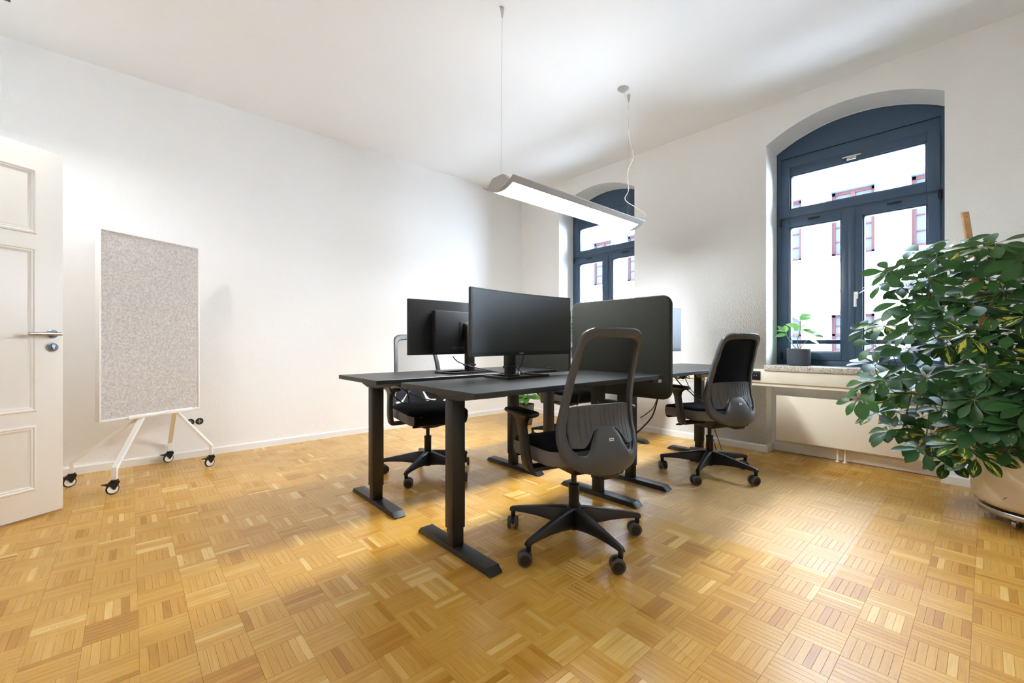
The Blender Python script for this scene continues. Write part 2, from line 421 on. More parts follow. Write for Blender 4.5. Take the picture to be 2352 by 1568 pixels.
# ------------------------------------------------------------------ floor
PX, PY, PT = .0222, 1.2905, .1391
floor = struct(B().box(XR - .15, XO, YB - .15, YL + .15, -.2, -.0105).obj('floor', M['gap'], smooth=0), 'oak mosaic parquet floor')
nsl = 6; SW = PT / nsl; G = .0002; CH = .00045
def slat_verts(L, Wd, ori, tilt):
    a, c = L / 2 - G, Wd / 2 - G
    if ori: hx, hy = c, a
    else: hx, hy = a, c
    def z(x, y): return tilt[0] * x + tilt[1] * y + tilt[2]
    lo = [(-hx, -hy, -.0105), (hx, -hy, -.0105), (hx, hy, -.0105), (-hx, hy, -.0105)]
    m_ = [(x, y, z(x, y) - CH) for x, y, _ in lo]
    t = [((abs(x) - CH) * (1 if x > 0 else -1), (abs(y) - CH) * (1 if y > 0 else -1)) for x, y, _ in lo]
    t = [(x, y, z(x, y)) for x, y in t]
    return lo + m_ + t
SF = [(8, 9, 10, 11)] + [(i, (i + 1) % 4, 4 + (i + 1) % 4, 4 + i) for i in range(4)] + [(4 + i, 4 + (i + 1) % 4, 8 + (i + 1) % 4, 8 + i) for i in range(4)]
rs = random.Random(11)
slats = []
for ix in range(int((XR - PX) / PT) - 1, int((XW + .15 - PX) / PT) + 1):
    for iy in range(int((YB - PY) / PT) - 1, int((YL - PY) / PT) + 1):
        x0, y0 = PX + ix * PT, PY + iy * PT
        if x0 > XW + .12 or y0 > YL or x0 + PT < XR or y0 + PT < YB: continue
        ori = 1 if (ix + iy) % 2 == 1 else 0
        tone = rs.gauss(.5, .16); tl = (rs.gauss(0, .0011), rs.gauss(0, .0011))
        for k in range(nsl):
            t = min(.99, max(.01, rs.gauss(tone, .17))); 
            if rs.random() < .05: t = rs.choice((.03, .97))
            sx = x0 + ((k + .5) * SW if ori else PT / 2); sy = y0 + (PT / 2 if ori else (k + .5) * SW)
            slats.append((sx, sy, ori, t, rs.random(), tl))
FWD = Vector((-math.sin(R(YAW)), math.cos(R(YAW)))); RGT = Vector((FWD.y, -FWD.x))
def px(x, y, z):
    d = x * FWD.x + y * FWD.y; r = x * RGT.x + y * RGT.y
    return (1176 + 980 * r / d, 786 + 980 * (1 - z) / d, d) if d > .05 else (0, 0, -1)
near = sorted([i for i, s in enumerate(slats) if (lambda p: p[2] > 0 and -30 < p[0] < 2382 and p[1] < 1585)(px(s[0], s[1], 0))],
              key=lambda i: px(slats[i][0], slats[i][1], 0)[2])[:300]
nearset = set(near)
vs_, fs_, cs_ = [], [], []
for i, s in enumerate(slats):
    if i in nearset: continue
    o = len(vs_)
    vs_ += [(x + s[0], y + s[1], z) for x, y, z in slat_verts(PT, SW, s[2], (s[5][0], s[5][1], rs.uniform(-.00012, .00012)))]
    fs_ += [tuple(o + k for k in f) for f in SF]; cs_ += [(s[3], s[2], s[4], 1)] * len(SF)
def slat_mesh(name, v, f, c):
    me = bpy.data.meshes.new(name); me.from_pydata(v, [], f); me.materials.append(M['parquet'])
    at = me.attributes.new('sl', 'FLOAT_COLOR', 'FACE')
    for k, cc in enumerate(c): at.data[k].color = cc
    return me
o = bpy.data.objects.new('parquet_slats', slat_mesh('parquet_slats', vs_, fs_, cs_)); COL.objects.link(o); o.parent = floor; o['kind'] = 'stuff'
variants = {}
for i in near:
    s = slats[i]; key = (s[2], int(s[3] * 14), int(s[4] * 2))
    if key not in variants:
        variants[key] = slat_mesh('parquet_slat', slat_verts(PT, SW, s[2], (s[5][0], s[5][1], 0)), SF, [(s[3], s[2], s[4], 1)] * len(SF))
    o = bpy.data.objects.new('parquet_slat', variants[key]); COL.objects.link(o); o.location = (s[0], s[1], 0); o.parent = floor

b = B(); rk = random.Random(21)
for u_, v_ in ((1163, 1437), (1318, 1345), (1095, 1379), (1032, 1289), (551, 1288), (834, 1158), (1500, 1300), (112, 1443), (131, 1439), (1241, 1455), (2350, 1396), (2296, 1393), (1460, 1480)):
    d_ = 980 / (v_ - 786); r_ = (u_ - 1176) / 980 * d_
    b.lathe([(.0022 * rk.uniform(.5, 1.1), 0), (.001, .0006)], 7, Matrix.Translation((r_ * RGT.x + d_ * FWD.x, r_ * RGT.y + d_ * FWD.y, 0.0003)))
o = b.obj('paint_specks', M['trimwhite'], floor); o['kind'] = 'stuff'

# ------------------------------------------------------------------ windows
def frame_loop(b, y0, y1, z0, z1, wd, x0, x1, bev=.003):
    """four bars round a rectangle in the window plane"""
    b.box(x0, x1, y0, y0 + wd, z0, z1, bev); b.box(x0, x1, y1 - wd, y1, z0, z1, bev)
    b.box(x0, x1, y0 + wd, y1 - wd, z0, z0 + wd, bev); b.box(x0, x1, y0 + wd, y1 - wd, z1 - wd, z1, bev)
def casement(name, parent, y0, y1, z0, z1, wd):
    b = B(); frame_loop(b, y0, y1, z0, z1, wd, XF - .012, XF + .06, .004)
    gb = .012
    o = b.obj(name, M['blue'], parent, 30)
    b = B(); frame_loop(b, y0 + wd - .001, y1 - wd + .001, z0 + wd - .001, z1 - wd + .001, gb, XF + .002, XF + .05, .002)
    b.obj('glazing_bead', M['blue'], o, 30)
    B().box(XF + .022, XF + .028, y0 + wd + .004, y1 - wd - .004, z0 + wd + .004, z1 - wd - .004).obj('pane', M['glass'], o, 0)
    return o
def make_window(n, c, h):
    y0, y1 = c - h, c + h
    b = B()                                     # outer frame
    f = .036
    b.box(XF, XF + .09, y0, y0 + f, SILL, SPRING + .02, .002); b.box(XF, XF + .09, y1 - f, y1, SILL, SPRING + .02, .002)
    b.box(XF, XF + .09, y0 + f, y1 - f, SILL, SILL + .05, .002); b.box(XF + .004, XF + .09, y0 + f, y1 - f, 2.62, 2.728, .003)
    b.box(XF + .002, XF + .09, y0 + f, y1 - f, 2.145, 2.165, 0)
    win = struct(b.obj('window_%d' % n, M['blue'], smooth=30), 'arched window with dark blue wooden frame, %s' % ('beside the potted plant' if n == 1 else 'behind the pendant lamp'))
    poly = [(y1, 2.734), (y0, 2.734)] + [(y0 + 2 * h * k / NA, arch_z(y0 + 2 * h * k / NA, c, h)) for k in range(NA + 1)]
    B().prism(poly, XF + .004, XF + .09, lambda a, z, x: (x, a, z)).obj('arch_panel', M['blue'], win, 30)
    B().box(XF + .02, XF + .08, y0 + f, y1 - f, 2.727, 2.736).obj('shadow_joint', M['bluedark'], win, 0)
    # white caulk bead along the soffit
    pts = [(XF - .001, y0 + 2 * h * k / NA, arch_z(y0 + 2 * h * k / NA, c, h) - .002) for k in range(NA + 1)]
    B().tube(pts, .004, 6).obj('caulk_bead', M['trimwhite'], win)
    casement('transom_sash', win, y0 + f, y1 - f, 2.168, 2.635, .075)
    L_ = casement('casement', win, c + .002, y1 - f, SILL + .05, 2.146, .070)
    R_ = casement('casement', win, y0 + f, c - .002, SILL + .05, 2.146, .070)
    B().box(XF - .018, XF - .010, c - .022, c + .022, SILL + .055, 2.142, .003).obj('cover_strip', M['blue'], win, 30)
    hb = B(); hb.box(XF - .030, XF - .018, c - .045, c - .015, 1.37, 1.43, .004); hb.tube([(XF - .03, c - .03, 1.415), (XF - .055, c - .03, 1.415), (XF - .062, c - .03, 1.40), (XF - .062, c - .03, 1.30)], [.008, .008, .009, .009], 10)
    hb.obj('window_handle', M['trimwhite'], win)
    lb = B(); lb.box(XF - .026, XF - .012, c - .065, c + .065, 2.586, 2.600, .003); lb.box(XF - .034, XF - .012, c - .035, c + .035, 2.564, 2.586, .008, 3)
    lb.obj('tilt_latch', M['chrome'], win)
    for yy in (y0 + .3, y1 - .3):
        B().box(XF - .020, XF - .010, yy - .045, yy + .045, 2.118, 2.136, .004).obj('stay_cover', M['bluedark'], win)
    for yy, zz in ((y1 - f, 2.13), (y0 + f, 2.13), (y1 - f - .01, .875)):
        B().lathe([(.008, -.035), (.011, -.03), (.011, .03), (.008, .035)], 12, Matrix.Translation((XF - .016, yy, zz))).obj('hinge', M['black'], win)
    s = B().box(4.292, XF + .01, y0 - .008, y1 + .008, .744, SILL + .0025, .005).obj('window_sill', M['granite'], win, 30); s['label'] = 'speckled granite window sill'
    B().box(XO - .08, XO - .04, y0, y1, .985, 1.025, .006).obj('guard_rail', M['bluedark'], win)
    B().box(XF + .09, XO + .06, y0, y1, SILL - .02, SILL + .004).obj('outer_sill', M['facade2'], win, 0)
    return win
make_window(1, *WIN[0]); make_window(2, *WIN[1])

# ------------------------------------------------------------------ building across the street
fac = thing('apartment_building', 'sunlit white building across the street with brown framed windows', 'building', (13.0, 0, 0))
b = B()
ys = [-3 + 1.466 * k for k in range(0, 14)]
wy = [1.15 + 1.466 * k for k in range(-2, 9)]   # left (far) edge of each window
rows = [(-3.0, -1.4), (.10, 1.68), (3.12, 4.72), (6.1, 7.7)]
WW = .84
# wall built of strips round the window openings
xs0, xs1 = -6.0, 16.0
def wq(y0, y1, z0, z1): b.quad((0, y0, z0), (0, y1, z0), (0, y1, z1), (0, y0, z1))
zc = -5
for z0, z1 in rows: wq(xs0, xs1, zc, z0); zc = z1
wq(xs0, xs1, zc, 10)
edges = [xs0] + [v for a in wy for v in (a - WW, a)] + [xs1]
for z0, z1 in rows:
    for a, c in zip(edges[::2], edges[1::2]): wq(a, c, z0, z1)
b.quad((0, xs0, 10), (0, xs1, 10), (6, xs1, 10), (6, xs0, 10)); b.quad((0, xs0, -5), (6, xs0, -5), (6, xs0, 10), (0, xs0, 10)); b.quad((0, xs1, -5), (6, xs1, -5), (6, xs1, 10), (0, xs1, 10))
b.obj('facade_wall', M['facade'], fac, 0)
fw = None
def facade_window():
    b = B(); b.box(.10, .16, -WW, -WW + .07, 0, 1.6); b.box(.10, .16, -.07, 0, 0, 1.6); b.box(.10, .16, -WW, 0, 0, .08); b.box(.10, .16, -WW, 0, 1.52, 1.6)
    b.box(.09, .17, -WW / 2 - .04, -WW / 2 + .04, 0, 1.6); b.box(.10, .16, -WW, 0, 1.06, 1.11)
    for zz in (.36, .72, 1.3): b.box(.11, .15, -WW, 0, zz, zz + .025)
    o = b.obj('facade_window', M['brownframe'], fac, 0)
    b = B(); b.box(.14, .15, -WW, 0, 0, 1.6); b.obj('pane', M['curtain'], o, 0)
    b = B()
    for k in range(9): b.box(.152, .18, -WW + .05 + k * .035, -WW + .075 + k * .035, 0, 1.6)
    b.obj('curtain', M['curtain2'], o, 0)
    b = B(); b.box(.0, .2, -WW - .001, -WW + .004, 0, 1.6); b.box(0, .2, -.004, .001, 0, 1.6); b.box(0, .2, -WW, 0, 1.596, 1.601)
    b.box(-.03, 0, -WW - .10, -WW, -.02, 1.66); b.box(-.03, 0, 0, .10, -.02, 1.66); b.box(-.03, 0, -WW, 0, 1.6, 1.66)
    b.box(-.12, .1, -WW - .14, .14, -.07, 0); b.box(-.05, 0, -WW - .10, .1, -.16, -.07)
    b.obj('window_surround', M['facade2'], o, 0)
    return o
fw0 = facade_window()
first = True
for z0, z1 in rows:
    for a in wy:
        w_ = fw0 if first else copy_tree(fw0, fac); first = False
        w_.location = (0, a, z0)
for a in (3.38 + 1.466 * 2, -1.2): B().tube([(-.06, a, -5), (-.06, a, 10)], .05, 8).obj('drain_pipe', M['facade2'], fac)
B().box(-.06, 0, xs0, xs1, 2.20, 2.30).obj('string_course', M['facade2'], fac, 0)
g = B().box(XO, 30, -14, 24, -5.2, -5).obj('ground', M['asphalt'], None, 0); struct(g, 'street below the windows')

# ------------------------------------------------------------------ door
E0 = Vector((-.2966, 3.684, 0)); DH = Vector((-.8494, -.5276, 0)).normalized()
DN = Vector((-DH.y, DH.x, 0));  DN = DN if DN.dot(Vector((0, 0, 0)) - E0) > 0 else -DN      # normal towards the viewer
MD = Matrix(((DH.x, DN.x, 0, E0.x), (DH.y, DN.y, 0, E0.y), (0, 0, 1, 0), (0, 0, 0, 1)))
door = B().box(0, .86, -.04, 0, .012, 2.112, .002).obj('door_1', M['door'], None, 30, M=MD); struct(door, 'white panelled door standing open')
for z0, z1 in ((1.614, 1.986), (.606, 1.54), (.16, .532)):
    b = B()
    rings = []
    for ins, hgt in ((0, 0), (.004, .008), (.012, .010), (.018, .006), (.024, .006), (.032, .001), (.04, -.0005)):
        rings.append([(x, hgt, z) for x, z in ((.118 + ins, z0 + ins), (.742 - ins, z0 + ins), (.742 - ins, z1 - ins), (.118 + ins, z1 - ins))])
    b.loft(rings, caps=False); b.obj('panel_moulding', M['door'], door, 25, M=MD)
RX = Matrix.Rotation(R(-90), 4, 'X')
h_ = B(); h_.tube([(.05, .008, 1.049), (.05, .052, 1.049)], .0105, 14); h_.tube([(.036, .055, 1.049), (.10, .056, 1.0485), (.175, .056, 1.048)], .0105, 14)
ho = h_.obj('door_handle', M['steel'], door, 40, M=MD)
for zz, nm in ((1.049, 'handle_rose'), (.972, 'lock_rose')):
    B().lathe([(.026, 0), (.026, .006), (.0235, .009)], 28, MD @ Matrix.Translation((.05, 0, zz)) @ RX).obj(nm, M['chrome'], door)
    B().lathe([(.0225, .008), (.0225, .0098), (.010, .0102)], 28, MD @ Matrix.Translation((.05, 0, zz)) @ RX).obj('rose_plate', M['rose'], door)
kb = B(); kb.tube([(.05, .009, .979), (.05, .015, .979)], .0085, 14); kb.box(.0455, .0545, .009, .015, .958, .976, .002); kb.obj('lock_cylinder', M['steel'], door, 40, M=MD)
B().box(-.0025, 0, -.03, -.01, .93, 1.10).obj('latch_plate', M['steel'], door, 0, M=MD)
b = B(); y0, y1 = HY0, HY
for a, c in ((y0 - .06, y0 + .012), (y1 - .012, y1 + .06)): b.box(XR - .16, XR + .014, a, c, 0, 2.20, .003)
b.box(XR - .16, XR + .014, y0 - .06, y1 + .06, 2.128, 2.20, .003)
struct(b.obj('trim_3', M['door'], smooth=30), 'white door frame in the wall opposite the windows')

# ------------------------------------------------------------------ pendant lamp
def pendant():
    X0, X1, YC, ZT, ZL, HW = 1.76, 3.285, 2.108, 2.034, 1.976, .152
    t = thing('pendant_lamp', 'long curved silver pendant lamp hanging over the desks', 'lamp', (0, 0, 0))
    def zprof(y, off=0): return ZL + (ZT - ZL) * (y / HW) ** 2 + off
    n = 16
    def strip(bb, x0, x1, ya, yb, off, thick):
        rings = []
        for k in range(n + 1):
            y = ya + (yb - ya) * k / n
            rings.append([(x0, YC + y, zprof(y, off)), (x1, YC + y, zprof(y, off)), (x1, YC + y, zprof(y, off + thick)), (x0, YC + y, zprof(y, off + thick))])
        bb.loft(rings)
    b = B(); strip(b, X0, X1, -HW, -.112, 0, .005); strip(b, X0, X1, .112, HW, 0, .005); strip(b, X0, X0 + .035, -.112, .112, 0, .005); strip(b, X1 - .05, X1, -.112, .112, 0, .005)
    b.obj('lamp_shell', M['silver'], t, 40)
    b = B(); strip(b, X0 + .035, X1 - .05, -.112, .112, .001, .003); b.obj('diffuser', M['led'], t, 40)
    b = B(); strip(b, X0 + .09, X1 - .09, -.10, .10, .036, .002); b.obj('uplight_diffuser', M['ledup'], t, 40)
    b = B(); strip(b, X0 + .02, X1 - .02, -.13, .13, .006, .012); b.obj('light_box', M['silver'], t, 40)
    for xx in (X0 + .004, X1 - .05):
        poly = [(-.118, zprof(.118, .004))] + [(y, zprof(y, .004)) for y in (-.08, -.04, 0, .04, .08)] + [(.118, zprof(.118, .004)), (.052, 2.070), (-.052, 2.070)]
        B().prism(poly, xx, xx + .045, lambda a, z, h: (h, YC + a, z), .001).obj('end_bracket', M['silver'], t, 30)
    for xw_ in (1.785, 3.235):
        B().tube([(xw_, YC - .01, 2.07), (xw_, YC - .02, ZC)], .0009, 6).obj('suspension_wire', M['silver'], t)
        B().lathe([(.003, -.062), (.006, -.05), (.0125, -.004), (.0125, 0)], 14, Matrix.Translation((xw_, YC - .02, ZC))).obj('ceiling_anchor', M['steel'], t)
    B().lathe([(.008, -.034), (.02, -.026), (.047, -.004), (.048, 0)], 28, Matrix.Translation((3.115, 2.066, ZC))).obj('ceiling_canopy', M['silver'], t)
    pts = spline([(3.13, 2.066, ZC - .03), (3.20, 2.08, ZC - .08), (3.235, 2.085, 2.94), (3.225, 2.08, 2.78), (3.26, 2.06, 2.62), (3.22, 2.09, 2.48), (3.235, 2.09, 2.33), (3.215, 2.11, 2.24), (3.30, 2.03, 2.16), (3.34, 1.99, 2.10), (3.235, YC, 2.06)], 8)
    B().tube(pts, .0032, 8).obj('power_cord', M['label'], t)
    return t
pendant()
t = thing('ceiling_spotlight', 'dark boxy ceiling spotlight at the upper left corner', 'lamp', (0, 0, 0))
B().box(-.69, -.486, 3.36, 3.568, 2.912, ZC, .004).obj('housing', M['rack'], t)
b = B(); frame_loop_b = [(-.69, -.486, 3.36, 3.37), (-.69, -.486, 3.558, 3.568), (-.69, -.68, 3.37, 3.558), (-.496, -.486, 3.37, 3.558)]
for a in frame_loop_b: b.box(*a, 2.858, 2.912)
b.obj('rim', M['rack'], t, 0)
B().box(-.64, -.536, 3.41, 3.518, 2.905, 2.911).obj('diffuser', M['spot'], t, 0)

# ------------------------------------------------------------------ desks
def make_desk(name, label, X0, X1, Y0, Y1, ZT_, legs, fy0, fy1, panel_x=None, loc=None):
    t = thing(name, label, 'desk', ((X0 + X1) / 2, (Y0 + Y1) / 2, 0), 0, 'black height-adjustable desks')
    ox, oy = t.location.x, t.location.y
    T_ = Matrix.Translation((-ox, -oy, 0))
    B().box(X0, X1, Y0, Y1, ZT_ - .025, ZT_, .0018, 1).obj('tabletop', M['top'], t, 30, M=T_)
    zb = ZT_ - .025; fc = (fy0 + fy1) / 2
    for i, lx in enumerate(legs):
        py = fc
        poly = [(Y0 + .03, zb), (Y1 - .03, zb), (Y1 - .03, zb - .006), (py + .07, zb - .045), (py - .07, zb - .045), (Y0 + .03, zb - .006)]
        B().prism(poly, lx - .035, lx + .035, lambda a, z, h: (h, a, z), .0015, 1).obj('side_bracket', M['blackpaint'], t, 30, M=T_)
        B().box(lx - .042, lx + .030, py - .032, py + .032, .115, zb - .045, .003).obj('post', M['blackpaint'], t, 30, M=T_)
        B().box(lx - .037, lx + .025, py - .0275, py + .0275, .03, .20, .003).obj('inner_post', M['blackpaint'], t, 30, M=T_)
        b = B(); ps = [(fy0, .006), (fy0 + .028, .032), (fy1 - .028, .032), (fy1, .006), (fy1, .004), (fy0, .004)]
        b.prism(ps, lx - .036, lx + .036, lambda a, z, h: (h, a, z), .002, 2)
        for yy in (fy0 + .06, fy1 - .06): b.lathe([(.014, 0), (.014, .0045)], 14, Matrix.Translation((lx, yy, 0)))
        b.obj('foot', M['blackpaint'], t, 30, M=T_)
    for yy in (fc - .06, fc + .06):
        B().box(legs[0] + .03, legs[1] - .03, yy - .02, yy + .02, zb - .038, zb - .004, .003).obj('cross_rail', M['blackpaint'], t, 30, M=T_)
    if panel_x:
        c = B().box(panel_x - .05, panel_x + .05, Y0 + .006, Y0 + .07, zb - .02, zb, .003).obj('control_panel', M['black'], t, 30, M=T_)
        c2 = B().box(panel_x + .012, panel_x + .048, Y0 + .0035, Y0 + .006, zb - .021, zb - .003, .001).obj('button_label', M['label'], c, 0, M=T_)
        b = B()
        for k in range(4): b.box(panel_x + .017 + k * .008, panel_x + .021 + k * .008, Y0 + .0028, Y0 + .0036, zb - .014, zb - .010)
        b.obj('button_marks', M['ink'], c, 0, M=T_)
    return t
DA = make_desk('standing_desk', 'black standing desk nearest the camera, with the large monitor facing us', 1.015, 2.475, 1.355, 1.972, .797, (1.168, 2.292), 1.405, 2.008, 2.42)
DB = make_desk('standing_desk', 'black standing desk at the left rear, holding a monitor seen from behind', 1.005, 2.46, 2.235, 2.80, .79, (1.145, 2.292), 2.232, 2.842)
DC = make_desk('standing_desk', 'black standing desk on the window side behind the tall fabric screen', 2.565, 3.97, 1.375, 1.985, .797, (2.70, 3.80), 1.43, 2.02, 3.915)
DD = make_desk('standing_desk', 'black standing desk in the far corner, mostly hidden behind the others', 2.565, 3.98, 2.235, 2.82, .79, (2.70, 3.80), 2.235, 2.83)
# motor tube and label under the window-side desk
B().tube([(3.42, 1.56, .735), (3.56, 1.56, .735)], .021, 16).obj('motor_tube', M['copper'], DC, 40, M=Matrix.Translation(-DC.location))
B().tube([(3.56, 1.56, .735), (3.566, 1.56, .735)], [.024, .024], 16).obj('motor_cap', M['chrome'], DC, 40, M=Matrix.Translation(-DC.location))
B().box(3.765, 3.835, 1.690, 1.6925, .66, .70).obj('type_label', M['pine'], DC, 0, M=Matrix.Translation(-DC.location))

def fabric_screen(label, x, y0, y1, z0, z1):
    t = thing('desk_screen', label, 'screen', (x, (y0 + y1) / 2, z0), 0, 'felt desk screens')
    hw = (y1 - y0) / 2; hh = z1 - z0
    poly = rrect(-hw, hw, 0, hh, .06, 8)
    B().prism(poly, -.017, .017, lambda a, z, h: (h, a, z), .008, 3).obj('fabric_panel', M['screen'], t, 50)
    for yy in (-hw * .5, hw * .5):
        B().box(-.03, .03, yy - .02, yy + .02, .797 - z0 - .03, .797 - z0 + .004, .003).obj('clamp', M['blackpaint'], t)
    return t
fabric_screen('dark olive-grey fabric screen standing between the nearest desk and the window-side desk', 2.519, 1.318, 2.112, .638, 1.298)
fabric_screen('dark olive-grey fabric screen half hidden behind the front-facing monitor', 2.510, 2.140, 2.90, .645, 1.288)

# ------------------------------------------------------------------ monitors
def make_monitor():
    t = thing('monitor', '', 'monitor')
    Wd, Hh, z0 = .822, .362, .128
    n = 20; Rc = 2.2
    def yc(x): return -(x * x) / (2 * Rc)                  # ends come towards the viewer (-y)
    def slab(bb, xa, xb, za, zb, ya, yb):
        rings = []
        for k in range(n + 1):
            x = xa + (xb - xa) * k / n; c = yc(x)
            rings.append([(x, ya + c, za), (x, yb + c, za), (x, yb + c, zb), (x, ya + c, zb)])
        bb.loft(rings)
    b = B(); slab(b, -Wd / 2, Wd / 2, z0, z0 + Hh, -.011, .006); b.obj('bezel', M['bezel'], t, 30)
    b = B(); slab(b, -Wd / 2 + .003, Wd / 2 - .003, z0 + .002, z0 + Hh - .002, .006, .012); b.obj('back_cover', M['brushed'], t, 30)
    b = B(); slab(b, -Wd / 2 + .008, Wd / 2 - .008, z0 + .022, z0 + Hh - .007, -.0118, -.0108); b.obj('display', M['display'], t, 30)
    b = B(); b.box(-.26, .26, .004, .048, z0 + .012, z0 + .292, .006)
    hs = b.obj('rear_housing', M['bezel'], t, 30)
    B().box(-.055, .055, .046, .053, z0 + .11, z0 + .225, .004).obj('mount_plate', M['brushed'], hs)
    B().box(-.12, .12, .046, .0495, z0 + .02, z0 + .05, .002).obj('port_recess', M['black'], hs)
    b = B(); b.box(-.035, .035, .072, .102, .012, z0 + .20, .004); b.box(-.03, .03, .045, .08, z0 + .13, z0 + .21, .004); st = b.obj('stand_column', M['blackpaint'], t, 30)
    B().box(-.042, .042, .068, .108, .05, .062, .002).obj('cable_clip', M['black'], st)
    b = B(); b.box(-.175, .175, -.075, -.045, 0, .012, .002); b.box(-.175, .175, .105, .13, 0, .012, .002); b.box(-.175, -.145, -.045, .105, 0, .012, .002); b.box(.145, .175, -.045, .105, 0, .012, .002); b.box(-.05, .05, .06, .105, 0, .012, .002)
    b.obj('stand_base', M['blackpaint'], t, 30)
    text_obj('brand_lettering', 'PHILIPS', .011, M['logo'], t, Matrix.Translation((0, -.0112, z0 + .011)) @ Matrix.Rotation(R(90), 4, 'X'))
    b = B()
    for k in range(5): b.box(.28 + k * .022, .287 + k * .022, -.0118 + yc(.3) - .004, -.008 + yc(.3), z0 + .010, z0 + .0118)
    b.obj('button_marks', M['ink'], t, 0)
    return t
mon = make_monitor()
mon2 = copy_tree(mon); mon3 = copy_tree(mon)
for o, lab, loc, rz in ((mon, 'large curved monitor on the nearest desk, dark screen facing the camera', (1.712, 1.838, .797), 2.5),
                        (mon2, 'monitor on the left rear desk, seen from its brushed black back', (1.735, 2.470, .79), 185),
                        (mon3, 'monitor peeking out right of the tall fabric screen, near the window', (3.075, 1.79, .797), 0)):
    tag(o, lab, 'monitor', 'monitors on the desks'); o.location = loc; o.rotation_euler = (0, 0, R(rz))

